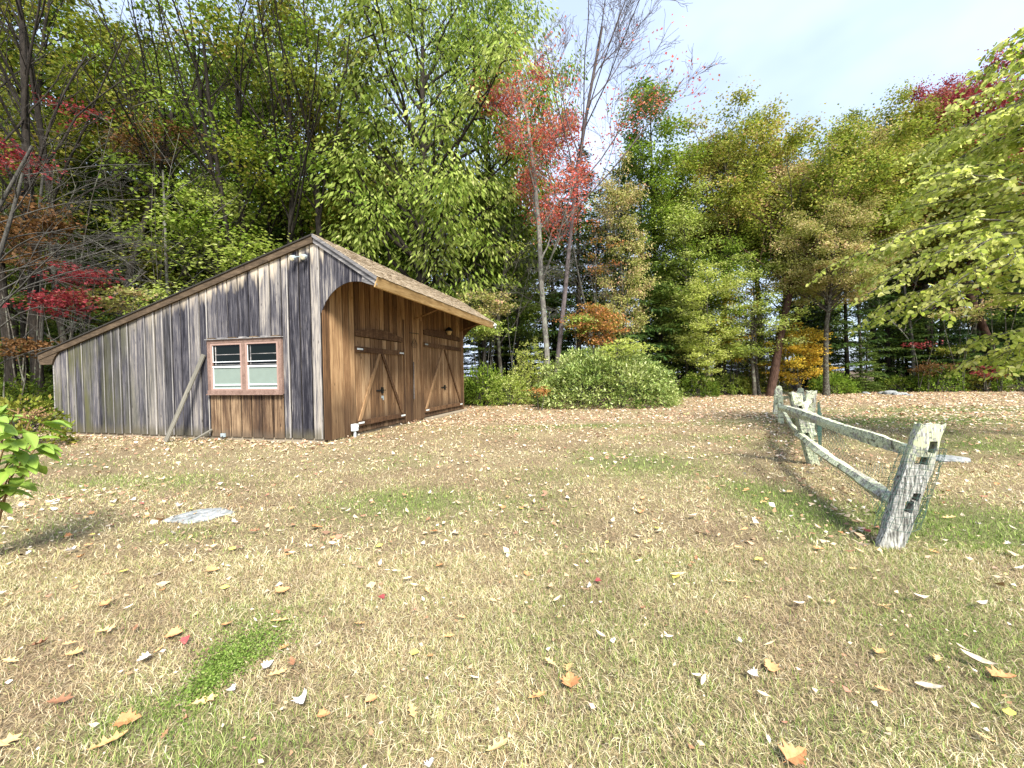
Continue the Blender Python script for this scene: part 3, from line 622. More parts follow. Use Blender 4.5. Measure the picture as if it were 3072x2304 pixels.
def deciduous(seed, H, cb, R, tr, n1=20, lpc=26, leaf=(.17, .075), rc=.55, droop=0., stems=1, lean=(0, 0), bark_m=None, nsub=6, flat=1.0, trunk_wob=.03, twigs=3, zc=.55, low=.9, inner=.3, lumpy=.2, gaps=.12):
    """limbs reach for points spread over a lumpy crown envelope; shoots and leaf clumps sit along them"""
    r = np.random.default_rng(seed); T = Tubes(); cl = []; cd = []; cv = []; zc_ = cb+(H-cb)*zc; ru = H-zc_; rd = (zc_-cb)*low
    for st in range(stems):
        az = r.uniform(0, 6.28)+st*2.1; sd = np.array([math.cos(az)*.13*(stems > 1)+lean[0], math.sin(az)*.13*(stems > 1)+lean[1], 1.]); Hs = H*.93*(1-.1*st)
        trunk = limb(np.array([.25*math.cos(az)*(stems > 1), .25*math.sin(az)*(stems > 1), -.2]), unit(sd), Hs, 14, .25*bool(lean[0]), trunk_wob, r)
        tt = np.linspace(0, 1, 15); rad = tr*(1-.1*st)*(1-tt)**.8+.02; rad[0] *= 1.35; rad[1] *= 1.05; T.add(trunk, rad, 8)
        m = n1//stems+1
        for i in range(m):
            u = -.85+1.8*(i+.5)/m; a = i*2.4+r.uniform(-.4, .4)+seed+st; hr = math.sqrt(max(0, 1-min(1, u)**2)); k = 1+lumpy*math.sin(a*3+seed)*math.cos(u*4+seed)+r.uniform(-.12, .12)
            tz = zc_+u*(ru if u > 0 else rd)*min(1.05, k); cxy = interp(trunk, min(.97, tz/Hs))[0][:2]; tgt = np.array([cxy[0]+math.cos(a)*R*max(.18, hr)*k, cxy[1]+math.sin(a)*R*max(.18, hr)*k, tz])
            sh = float(np.clip((tz-R*hr*.75-.06*H*max(0, u))/Hs, cb*.62/H, .93)); p, _ = interp(trunk, sh); cpt = p*.45+tgt*.55+np.array([0, 0, .12*R*hr]); w_ = np.linspace(0, 1, 8)[:, None]
            lp = p*(1-w_)**2+2*cpt*w_*(1-w_)+tgt*w_**2; lp[1:-1] += r.normal(0, .09*R/5, (6, 3)); ln = np.linalg.norm(tgt-p); r0 = max(.018, rad[min(14, int(sh*14))]*.45); T.add(lp, np.linspace(r0, .012, 8), 5)
            for k_ in range(nsub):
                s = inner+(1-inner)*(k_+r.random())/nsub; q0, qd = interp(lp, min(1, s)); side = unit(np.cross(qd, [0, 0, 1])+r.normal(0, .45, 3))*(1 if k_ % 2 else -1)
                sl = max(.6, ln*.36*(1.2-s))*r.uniform(.7, 1.3); sp_ = limb(q0, unit(qd*.6+side+np.array([0, 0, .2])), sl, 3, -.2-droop, .15, r); T.add(sp_, np.linspace(r0*.4, .008, 4), 3)
                cv0 = r.random()
                for w2 in range(twigs if r.random() > gaps else 0):
                    c0, c1 = interp(sp_, .3+.7*(w2+r.random()*.6)/twigs); cl.append(c0); cd.append(c1); cv.append(np.clip(cv0*.6+r.random()*.4, 0, 1))
    cl = np.array(cl); cd = np.array(cd); cv = np.array(cv); k = len(cl); n = k*lpc
    off = r.normal(0, 1, (k, lpc, 3))*rc*np.array([1, 1, .5])*r.uniform(.5, 1.35, (k, 1, 1)); C = (cl[:, None]+off).reshape(-1, 3)
    outd = unit(off+cd[:, None]*.5*rc+r.normal(0, .35*rc, off.shape)).reshape(-1, 3); dirs = unit(outd*np.array([1, 1, .5])+np.array([0, 0, -.35-droop]))
    Ls = leaf[0]*r.uniform(.65, 1.25, n); tint = np.stack([r.random(n), np.repeat(cv, lpc), r.random(n)], 1)
    return T.mesh('trunk', bark_m), leaf_mesh('crown', C, dirs, Ls, Ls*leaf[1]/leaf[0], tint, flat, r=r)
def conifer(seed, H, cb, R, tr, bark_m, dens=1., droop=.25, spray=(.26, .035), per=15):
    r = np.random.default_rng(seed); T = Tubes(); trunk = limb(np.array([0, 0, -.2]), np.array([0, 0, 1.]), H, 12, .1, .012, r); tt = np.linspace(0, 1, 13); T.add(trunk, tr*(1-tt)**.85+.015, 8)
    C = []; Dd = []; cv = []
    h = cb
    while h < H*.985:
        t = (h-cb)/(H-cb); p, _ = interp(trunk, h/H); ln = R*((1-t)**.75)*(.55+.45*min(1, t*5))*r.uniform(.7, 1.15)+.15; a = r.uniform(0, 6.28)
        lp = limb(p, np.array([math.cos(a), math.sin(a), .15+.5*t]), ln, 5, -droop, .06, r); T.add(lp, np.linspace(max(.012, .03*(1-t)), .006, 6), 3); c0 = r.random()
        m = max(3, int(ln*5.5))
        for k in range(m):
            s = .15+.85*(k+.5)/m; q, qd = interp(lp, s); sl = (.28+.3*ln*.3*(1.1-s)); sd = unit(np.cross(qd, [0, 0, 1]))*(1 if k % 2 else -1)
            u = r.random(per); side = unit(qd*.55+sd+np.array([0, 0, -.1])); pos = q+side*(u[:, None]*sl*2)+r.normal(0, .06, (per, 3))*np.array([1, 1, .6])
            C.append(pos); Dd.append(unit(side*.7+r.normal(0, .5, (per, 3))*np.array([1, 1, .45])+np.array([0, 0, -.18]))); cv.append(np.full(per, c0*.5+r.random()*.5))
        h += r.uniform(.1, .26)/dens
    C = np.concatenate(C); Dd = np.concatenate(Dd); cv = np.concatenate(cv); n = len(C); Ls = spray[0]*r.uniform(.6, 1.3, n)
    return T.mesh('trunk', bark_m), leaf_mesh('crown', C, Dd, Ls, Ls*spray[1]/spray[0]*r.uniform(.8, 1.8, n), np.stack([r.random(n), cv, r.random(n)], 1), .35, .1, r=r)
def bare(seed, H, tr, bark_m, spread=.5, levels=5, dirs0=None, tw=.006, nb=5, first=.35, lean=(0, 0), l1=.52, leaves=0, leaf=(.1, .08), zmax=99, zmin=0, up=.25, side=None):
    r = np.random.default_rng(seed); T = Tubes(); tips = []
    def rec(p, d, ln, rad, lev):
        n = 6 if lev < 2 else 4; pts = limb(p, d, ln, n, up*(1 if lev else .2), .05+.03*lev, r); T.add(pts, np.linspace(rad, max(tw*.7, rad*.45), n+1), 8 if lev == 0 else (5 if lev < 3 else 3))
        tips.append((pts, lev))
        if lev >= levels: return
        k = nb if lev else int(nb*2.4)
        for i in range(k):
            s = (first if lev == 0 else .22)+(.98-(first if lev == 0 else .22))*(i+r.random()*.8)/k; q, qd = interp(pts, min(.99, s)); a = r.uniform(0, 6.28)
            o = np.array([math.cos(a), math.sin(a), 0]); 
            if side is not None and lev == 0 : o = unit(o+np.array(side)*1.1)
            rec(q, unit(qd+o*spread*(1.15 if lev == 0 else .95)), ln*(l1 if lev == 0 else .55)*(1.15-s*.5)*r.uniform(.7, 1.15), max(tw, rad*(1-s*.6)*.45), lev+1)
    rec(np.array([0, 0, -.2]), unit(np.array([lean[0], lean[1], 1.])), H, tr, 0); tm = T.mesh('trunk', bark_m); cm = None
    if leaves:
        cand = [(p, l) for p, l in tips if l >= 2 and zmin < p[0][2] < zmax]; C = []; cvs = []
        for _ in range(leaves):
            pts, l = cand[r.integers(len(cand))]; q, _d = interp(pts, r.random()); kk = 5; C.append(q+r.normal(0, .3, (kk, 3))); cvs += [r.random()]*kk
        C = np.concatenate(C); n = len(C); dd = unit(r.normal(0, 1, (n, 3))*np.array([1, 1, .5])+np.array([0, 0, -.5])); Ls = leaf[0]*r.uniform(.6, 1.3, n)
        cm = leaf_mesh('crown', C, dd, Ls, Ls*leaf[1]/leaf[0], np.stack([r.random(n), cvs, r.random(n)], 1), .8, r=r)
    return tm, cm
M['bark_dark'] = bark('dark_bark', (.012, .010, .008), (.05, .042, .034)); M['bark_mid'] = bark('grey_brown_bark', (.035, .03, .025), (.12, .105, .085), lichen=.3)
M['bark_pale'] = bark('pale_grey_bark', (.09, .085, .075), (.30, .28, .25), .7, .4); M['bark_red'] = bark('reddish_bark', (.03, .015, .01), (.12, .07, .05))
M['twig_pale'] = bark('pale_dead_twigs', (.04, .038, .033), (.135, .13, .115), 1.5); M['twig_grey'] = bark('grey_twigs', (.08, .065, .065), (.20, .17, .17), 1.5)
LM = dict(
 green=leafmat('green_leaves', [(.05, .10, .014), (.12, .20, .022), (.21, .30, .04), (.32, .39, .08)]),
 deep=leafmat('deep_green_leaves', [(.035, .07, .01), (.08, .135, .016), (.15, .205, .028), (.23, .25, .05)]),
 olive=leafmat('olive_leaves', [(.065, .10, .014), (.16, .195, .026), (.26, .27, .045), (.28, .20, .06)]),
 lime=leafmat('light_green_leaves', [(.11, .18, .025), (.24, .33, .055), (.40, .47, .12), (.58, .60, .26)], trans=.45),
 yellow=leafmat('yellow_green_leaves', [(.18, .25, .04), (.40, .48, .10), (.60, .64, .20), (.76, .76, .38)], trans=.6),
 gold=leafmat('golden_leaves', [(.26, .24, .03), (.52, .40, .05), (.70, .50, .07), (.62, .34, .07)], trans=.4),
 oak=leafmat('turning_oak_leaves', [(.09, .14, .018), (.20, .27, .035), (.32, .36, .06), (.38, .35, .09), (.38, .24, .11)]),
 pink=leafmat('pinkish_oak_leaves', [(.17, .21, .04), (.34, .36, .10), (.50, .42, .20), (.50, .27, .20)]),
 red=leafmat('red_leaves', [(.34, .06, .05), (.55, .11, .10), (.64, .20, .15), (.58, .26, .15)], trans=.4),
 crimson=leafmat('crimson_leaves', [(.09, .014, .018), (.22, .03, .04), (.34, .06, .07), (.36, .14, .12)], trans=.4),
 rust=leafmat('rusty_leaves', [(.09, .06, .02), (.17, .085, .035), (.24, .13, .06)]),
 orange=leafmat('orange_leaves', [(.16, .20, .03), (.34, .20, .05), (.50, .23, .09), (.50, .18, .10)], trans=.4),
 hemlock=leafmat('hemlock_needles', [(.014, .036, .009), (.03, .065, .014), (.06, .10, .022), (.10, .14, .035)], trans=.2),
 pine=leafmat('pine_needles', [(.035, .07, .014), (.075, .125, .022), (.14, .19, .04), (.20, .23, .06)], trans=.25),
 rhodo=leafmat('rhododendron_leaves', [(.08, .14, .025), (.20, .28, .06), (.38, .44, .14), (.62, .64, .34)], trans=.25, gloss=.45))
# prototypes: (trunk mesh, crown mesh)
PR = dict(
 maple_a=deciduous(11, 27, 5, 4.8, .26, 38, 66, (.22, .16), .58, nsub=5, twigs=2, bark_m=M['bark_dark'], zc=.5),
 maple_b=deciduous(12, 26, 7, 4.6, .20, 36, 60, (.21, .155), .56, nsub=5, twigs=2, gaps=.2, stems=3, bark_m=M['bark_dark'], zc=.5),
 maple_c=deciduous(13, 19, 3, 3.4, .15, 30, 52, (.19, .14), .46, twigs=2, bark_m=M['bark_mid'], zc=.45),
 hickory=deciduous(14, 25, 5.0, 7.0, .36, 50, 62, (.32, .115), .75, gaps=.15, droop=.5, nsub=6, twigs=2, bark_m=M['bark_dark'], flat=1.1, zc=.5, low=1.),
 oak_a=deciduous(15, 24, 10.5, 6.2, .34, 44, 120, (.20, .15), .55, twigs=2, lumpy=.28, bark_m=M['bark_mid'], nsub=6, trunk_wob=.05, zc=.5, low=.7),
 oak_b=deciduous(16, 22, 9.5, 5.6, .3, 42, 115, (.20, .15), .55, twigs=2, lumpy=.28, bark_m=M['bark_red'], lean=(.22, 0), nsub=6, trunk_wob=.06, zc=.5, low=.8),
 poplar=deciduous(17, 25, 5, 3.0, .2, 36, 56, (.20, .15), .46, twigs=2, bark_m=M['bark_mid'], zc=.5),
 sapling=deciduous(18, 8, 1.2, 2.7, .06, 26, 30, (.16, .12), .4, bark_m=M['bark_mid'], nsub=5, flat=.3, zc=.45),
 hem_a=conifer(21, 17, 1.6, 3.6, .2, M['bark_dark'], 1.15, .25, (.30, .06)), hem_b=conifer(22, 13, .6, 3.4, .16, M['bark_dark'], 1.3, .35, (.28, .06)),
 pine_a=conifer(23, 19, 4.0, 3.6, .22, M['bark_dark'], .95, .05, (.26, .05), 20),
 back=conifer(24, 20, 1.0, 3.4, .17, M['bark_dark'], .6, .2, (.55, .16), 8),
 back_dec=deciduous(25, 24, 3, 4.6, .2, 30, 16, (.42, .30), .9, bark_m=M['bark_dark'], nsub=5))
for k_ in PR: PR[k_][1].materials.append(LM['green'])
def tree(name, kind, mat, px, dep, label, ytop=None, sc=None, rz=None, group=None, cat='tree', sxy=None, zoff=0, rx=0):
    pos = at_depth(px, 800, dep); Hk = {'maple_a': 27, 'maple_b': 26, 'maple_c': 19, 'hickory': 25, 'oak_a': 24, 'oak_b': 22, 'poplar': 25, 'sapling': 8, 'hem_a': 17, 'hem_b': 13, 'pine_a': 19, 'back': 20, 'back_dec': 24}[kind]
    if ytop is not None: sc = at_depth(px, ytop, dep)[2]/(Hk+.5)
    if sc is None: sc = 1.
    o = thing(name, label, cat, (pos[0], dep, zoff), random.uniform(0, 6.28) if rz is None else rz, group); s2 = sxy or sc; o.scale = (s2, s2, sc)
    o.rotation_euler[0] = rx
    link('trunk', PR[kind][0], o); c_ = link('crown', PR[kind][1], o); c_.material_slots[0].link = 'OBJECT'; c_.material_slots[0].material = LM[mat]; return o
T_ = tree
# --- left wood behind the shed
T_('maple_tree', 'maple_a', 'deep', 150, 25, 'tall dark-trunked maple rising above the low left end of the shed')
T_('maple_tree', 'maple_a', 'olive', 20, 21, 'olive leaved maple at the left edge of the wood', sc=.95)
T_('maple_tree', 'maple_c', 'olive', 250, 24, 'slender olive maple above the middle of the long roof slope')
T_('maple_tree', 'maple_b', 'green', 380, 29, 'many-stemmed green maple behind the middle of the long roof')
T_('maple_tree', 'maple_b', 'green', 535, 26, 'maple with several dark stems standing left of the shed ridge')
T_('maple_tree', 'maple_b', 'olive', 690, 28, 'thin forked maple rising directly above the shed ridge')
T_('maple_tree', 'maple_a', 'deep', 450, 34, 'deep green maple farther back between the forked maples', sc=1.1)
T_('maple_tree', 'maple_a', 'green', 620, 36, 'tall green maple far behind the ridge of the shed', sc=1.15)
T_('maple_tree', 'maple_a', 'olive', 300, 35, 'tall olive maple far behind the long roof slope', sc=1.15)
T_('maple_tree', 'maple_a', 'olive', 80, 33, 'tall olive maple deep behind the red underbrush', sc=1.1)
T_('maple_tree', 'maple_c', 'green', 800, 30, 'slender green maple left of the big hickory', sc=1.2)
T_('young_maple', 'sapling', 'lime', 470, 22.5, 'bright green young maple showing over the roof slope', sc=1.45, cat='tree')
T_('young_maple', 'sapling', 'green', 740, 23.5, 'green young maple peeking over the ridge of the shed', sc=1.1)
T_('hemlock_tree', 'hem_a', 'hemlock', 330, 27, 'dark hemlock behind the long roof slope', sc=.95)
T_('hemlock_tree', 'hem_a', 'hemlock', 190, 22, 'dark hemlock with low boughs over the roof end', sc=.8)
T_('hemlock_tree', 'hem_b', 'hemlock', 600, 25, 'bushy dark hemlock just left of the shed ridge', sc=.85)
T_('hemlock_tree', 'hem_b', 'pine', 50, 18, 'yellowish hemlock at the left edge above the red shrubs', sc=.85)
T_('hemlock_tree', 'hem_b', 'hemlock', 430, 30, 'dark hemlock behind the bright young maple', sc=1.)
# --- big hickory and the trees about it
T_('hickory_tree', 'hickory', 'lime', 912, 25.5, 'big light green hickory with drooping leaves behind the shed roof', rz=1.2, sc=1.22, sxy=1.02)
T_('hickory_tree', 'hickory', 'green', 1075, 31, 'green hickory crown between the big hickory and the red maple', sc=1.32, rz=3., sxy=.85)
T_('pine_tree', 'pine_a', 'pine', 1045, 27.5, 'soft green pine right of the hickory trunk', ytop=330)
T_('pine_tree', 'pine_a', 'pine', 980, 29, 'soft green pine close behind the hickory trunk', ytop=360)
T_('pine_tree', 'pine_a', 'pine', 1120, 27.5, 'green pine just left of the red maple stems', ytop=400)
T_('hemlock_tree', 'hem_a', 'hemlock', 1250, 28, 'dark hemlock right behind the red maple', ytop=290)
T_('hemlock_tree', 'hem_b', 'hemlock', 1330, 29, 'dark hemlock behind the orange underbrush', ytop=330)
T_('hemlock_tree', 'hem_a', 'pine', 1395, 31, 'olive green hemlock behind the round bush', ytop=270)
T_('hemlock_tree', 'hem_b', 'pine', 1200, 32, 'olive hemlock far behind the red maple stems', ytop=360)
T_('aspen_tree', 'poplar', 'green', 1428, 33, 'narrow green aspen beside the bare branches', ytop=165)
T_('maple_tree', 'maple_c', 'pink', 1345, 27, 'slim maple with pinkish orange leaves right of the bare crown', ytop=330, sxy=.5)
T_('maple_tree', 'maple_c', 'yellow', 1290, 30, 'slim yellow green maple behind the red maple', ytop=390)
# --- right wood
T_('oak_tree', 'oak_a', 'oak', 1545, 33, 'olive oak with a domed crown, first right of the aspen', ytop=222, rz=.4, sxy=.85)
T_('oak_tree', 'oak_a', 'olive', 1640, 36, 'small domed oak crown between two larger oaks', ytop=262, rz=2.)
T_('oak_tree', 'oak_b', 'oak', 1660, 29, 'oak with a tilted trunk and high crown behind the golden shrub', ytop=300, rz=0)
T_('oak_tree', 'oak_a', 'pink', 1770, 31, 'pink tinged oak right of the leaning trunk', ytop=290, rz=1.1, sxy=.85)
T_('oak_tree', 'oak_a', 'oak', 1900, 34, 'broad olive oak on the skyline left of the crimson maple', ytop=205, rz=4, sxy=.75)
T_('oak_tree', 'oak_a', 'olive', 2020, 30, 'olive oak below the crimson maple', ytop=292, rz=2.5)
T_('oak_tree', 'oak_b', 'olive', 2160, 29, 'oak behind the yellow green branches at the edge of the lawn', ytop=230, rz=3.3)
T_('red_maple', 'oak_a', 'crimson', 2095, 31.5, 'crimson maple standing over the oaks against the sky', ytop=92, sxy=.7)
T_('red_maple', 'maple_a', 'crimson', 2030, 33.5, 'smaller crimson maple top just left of the tall crimson one', ytop=165, sxy=.6)
T_('oak_tree', 'oak_a', 'pink', 1785, 26, 'small pinkish oak crown standing in front of the taller oaks', ytop=430, sxy=.5, rz=5.)
lt = thing('leaning_tree', 'leaning forked dark reddish trunk just left of the golden shrub', 'tree', (*at_depth(1662, 800, 26.2)[:2], 0)); tm, cm = bare(71, 11.5, .27, M['bark_red'], .75, 3, tw=.014, nb=4, first=.5, lean=(.20, 0), l1=.6, up=.3, leaves=420, leaf=(.17, .13)); link('trunk', tm, lt); link('crown', cm, lt, LM['oak'])
T_('maple_tree', 'maple_c', 'green', 1560, 29, 'green maple with low boughs left of the leaning oak', ytop=500, sxy=.6)
T_('maple_tree', 'maple_c', 'lime', 1480, 31, 'light green maple above the right end of the round bush', ytop=400)
T_('maple_tree', 'maple_c', 'yellow', 1520, 28, 'thin yellow green maple by the right end of the round bush', ytop=560, sxy=.6)
T_('maple_tree', 'maple_c', 'lime', 1640, 27.5, 'light green maple just left of the leaning trunk', ytop=540, sxy=.7)
for px, dep, yt, m, lab in [(1830, 30, 450, 'hemlock', 'black-green hemlock right of the golden shrub'), (1920, 31.5, 420, 'hemlock', 'tall black-green hemlock in the darkest gap of the wood'), (2010, 30, 520, 'hemlock', 'hemlock behind the red sprays'),
        (2110, 29.5, 480, 'hemlock', 'hemlock behind the yellow green branches'), (2230, 28, 500, 'hemlock', 'hemlock at the right end of the wood edge'), (1730, 34, 480, 'hemlock', 'dark hemlock behind the leaning oak'), (1870, 28.5, 700, 'pine', 'short feathery hemlock at the edge of the lawn')]:
    T_('hemlock_tree', 'hem_b' if dep < 31 else 'hem_a', m, px, dep, lab, ytop=yt)
# --- deep wood
rb = random.Random(4)
for i in range(120):
    dep = rb.uniform(34, 62); px = rb.uniform(-350, 2560)
    k, m = ('back', 'hemlock') if rb.random() < .55 else ('back_dec', rb.choice(['deep', 'olive', 'green']))
    lim = .95 if px < 1150 else .55
    if px > 1150 and 'dec' in k: m = rb.choice(['olive', 'green'])
    side = 'behind the shed' if px < 1000 else ('behind the round bush' if px < 1480 else 'behind the oaks')
    T_('forest_tree', k, m, px, dep, f"{'dark evergreen' if k == 'back' else 'slim leafy tree'} deep in the wood {side}", sc=rb.uniform(.8, 1.1)*lim*(dep/45 if dep > 45 else 1), group=f"deep wood {'evergreens' if k == 'back' else 'leafy trees'} {side}")
for i in range(75):
    dep = rb.uniform(31.5, 46); px = rb.uniform(-250, 2450)
    side = 'behind the shed' if px < 1000 else ('behind the round bush' if px < 1480 else 'behind the oaks')
    T_('hemlock_sapling', 'hem_b', rb.choice(['hemlock', 'pine', 'deep']), px, dep, f'low bushy evergreen sapling in the shade {side}', sc=rb.uniform(.3, .6), sxy=rb.uniform(.55, .95), group=f'low evergreen saplings {side}')
# --- red maple with a bare top
rm = thing('red_maple', 'tall maple with scattered red leaves and a bare grey top', 'tree', (*at_depth(1184, 800, 22.5)[:2], 0))
tm, cm = bare(31, 20, .17, M['bark_pale'], .62, 4, tw=.011, nb=5, first=.34, l1=.23, leaves=1900, leaf=(.125, .10), zmax=19.5, zmin=6, up=.2)
link('trunk', tm, rm); link('crown', cm, rm, LM['red'])
rm2 = thing('maple_tree', 'leaning pale maple stem with fine bare branches against the sky', 'tree', (*at_depth(1193, 800, 22.8)[:2], 0))
tm, cm = bare(33, 19, .15, M['twig_grey'], .8, 4, tw=.009, nb=5, first=.48, lean=(.10, 0), l1=.42, leaves=260, leaf=(.13, .10), zmax=16, zmin=6, up=.2, side=(.5, 0, .2))
link('trunk', tm, rm2); link('crown', cm, rm2, LM['red'])
# --- dead branches on the left
for i, (px, dep, lean_, H, lab) in enumerate([(-120, 13.5, (.35, .05), 9, 'dead tree with long pale branches reaching in over the roof end'), (60, 17, (.25, 0), 10, 'bare grey tree tangled in front of the left wood'), (-240, 14, (.5, .1), 11, 'leaning dead tree with lichened limbs at the upper left'), (330, 24, (.1, 0), 12, 'fine twigged dead tree behind the long roof slope')]):
    t_ = thing('dead_tree', lab, 'tree', (*at_depth(px, 800, dep)[:2], 0)); tm, _ = bare(40+i, H, (.09), M['twig_pale'], .8, 4, tw=.0045, nb=4, first=.2, lean=lean_, up=-.25, side=(.8, 0, -.1)); link('trunk', tm, t_)
t_ = thing('dead_tree', 'drooping grey twigs of a dead tree behind the right side of the round bush', 'tree', (*at_depth(1290, 800, 25)[:2], 0)); tm, _ = bare(47, 11, .08, M['twig_pale'], .9, 4, tw=.007, nb=5, first=.3, up=-.35); link('trunk', tm, t_)
# slim bare trunks in the gaps
for i, (px, dep, hh, mt) in enumerate([(1862, 29.5, 13, 'bark_mid'), (1085, 25, 9, 'bark_mid'), (1690, 30.5, 15, 'bark_mid'), (1500, 30, 14, 'bark_dark'), (1975, 30, 9, 'bark_pale'), (160, 17.5, 9, 'bark_mid'), (380, 23, 13, 'bark_pale'), (1630, 27, 6, 'bark_mid')]):
    labs = ['straight grey trunk rising from the dark gap right of the golden shrub', 'slim trunk just right of the shed eave', 'straight trunk beside the leaning oak', 'slim dark trunk above the right end of the round bush', 'thin pale trunk in the dark gap of the wood', 'mossy crooked trunk behind the crimson sprays', 'pale straight trunk above the long roof slope', 'stout grey trunk left of the golden shrub']
    t_ = thing('slim_trunk', labs[i], 'tree', (*at_depth(px, 800, dep)[:2], 0)); tm, _ = bare(60+i, hh, .11+.02*(i % 3), M[mt], .8, 2, tw=.01, nb=4, first=.35, up=0); link('trunk', tm, t_)

for i, (px, dep, hh, ln_, lab) in enumerate([(145, 20, 20, 0, 'thick dark trunk rising behind the low eave'), (235, 21.5, 18, .03, 'dark trunk over the lower third of the long roof'), (515, 23.5, 19, .02, 'left one of two close dark trunks over the roof slope'), (545, 23.7, 20, -.02, 'right one of two close dark trunks over the roof slope'),
    (640, 24, 19, .05, 'thin dark trunk just left of the ridge'), (705, 24.5, 20, -.04, 'dark trunk standing just right of the ridge'), (30, 16, 15, .04, 'dark trunk at the left edge beneath the rusty boughs'), (85, 17, 16, -.06, 'dark slanting trunk left of the low eave'), (420, 25, 18, 0, 'grey trunk above the upper half of the long roof')]):
    t_ = thing('dark_trunk', lab, 'tree', (*at_depth(px, 800, dep)[:2], 0)); tm, _ = bare(80+i, hh, .17+.03*(i % 3), M['bark_dark'], .6, 2, tw=.012, nb=5, first=.45, up=.3, lean=(ln_, 0)); link('trunk', tm, t_)
# --- shrubs: leafy mounds
def shrub_mesh(seed, rx, ry, h, n, leaf, flat=.5, hollow=.55, lift=0., lumps=7, clump=9):
    r = np.random.default_rng(seed); k = n//clump
    az = r.uniform(0, 6.28, k); el = np.arcsin(r.uniform(0, 1, k)); rad = hollow+(1-hollow)*r.random(k)**.5; ph = r.uniform(0, 6.28, (lumps, 2))
    lump = 1+sum(.055*np.sin(az*(i+2)+ph[i, 0])*np.cos(el*(i+1)*1.3+ph[i, 1]) for i in range(lumps))
    dirv = np.stack([np.cos(az)*np.cos(el), np.sin(az)*np.cos(el), np.sin(el)], 1); p = dirv*(rad*lump)[:, None]*np.array([rx, ry, h]); p[:, 2] = np.abs(p[:, 2])*.93+lift+.06
    C = (p[:, None]+r.normal(0, leaf[0]*.55, (k, clump, 3))).reshape(-1, 3); C[:, 2] = np.maximum(C[:, 2], .03); dd = unit(np.repeat(dirv, clump, 0)*.6+r.normal(0, .55, (k*clump, 3))+np.array([0, 0, .05])); m = k*clump
    Ls = leaf[0]*r.uniform(.6, 1.25, m); cvv = np.repeat(np.clip(.5*r.random(k)+.5*(.5+.5*np.sin(az*3+ph[0, 0])*np.cos(el*4+ph[1, 1])), 0, 1), clump)
    cme = leaf_mesh('foliage', C, dd, Ls, Ls*leaf[1]/leaf[0], np.stack([r.random(m), cvv, r.random(m)], 1), flat, r=r)
    T = Tubes()
    for i in range(26):
        j = r.integers(k); e = p[j]*.97; b = np.array([r.normal(0, rx*.12), r.normal(0, ry*.12), 0]); midp = (b+e)/2+np.array([0, 0, h*.1]); T.add([b, midp, e], [.022, .014, .005], 4)
    return T.mesh('stems', M['bark_mid']), cme
def shrub(name, label, px, dep, rx, ry, h, mat, n, leaf=(.11, .06), cat='shrub', lift=0., seed=None, hollow=.55, group=None, flat=.5):
    p = at_depth(px, 800, dep); o = thing(name, label, cat, (p[0], dep, 0), 0, group); s_, f_ = shrub_mesh(seed or int(px+dep*7), rx, ry, h, n, leaf, flat, hollow, lift); link('stems', s_, o); link('foliage', f_, o, LM[mat]); return o
bush = shrub('rhododendron_bush', 'large rounded rhododendron bush with glossy leaves at the edge of the lawn', 1308, 20.6, 3.5, 2.4, 2.8, 'rhodo', 26000, (.17, .065), 'bush', seed=5, hollow=.78)
r_ = np.random.default_rng(8); 
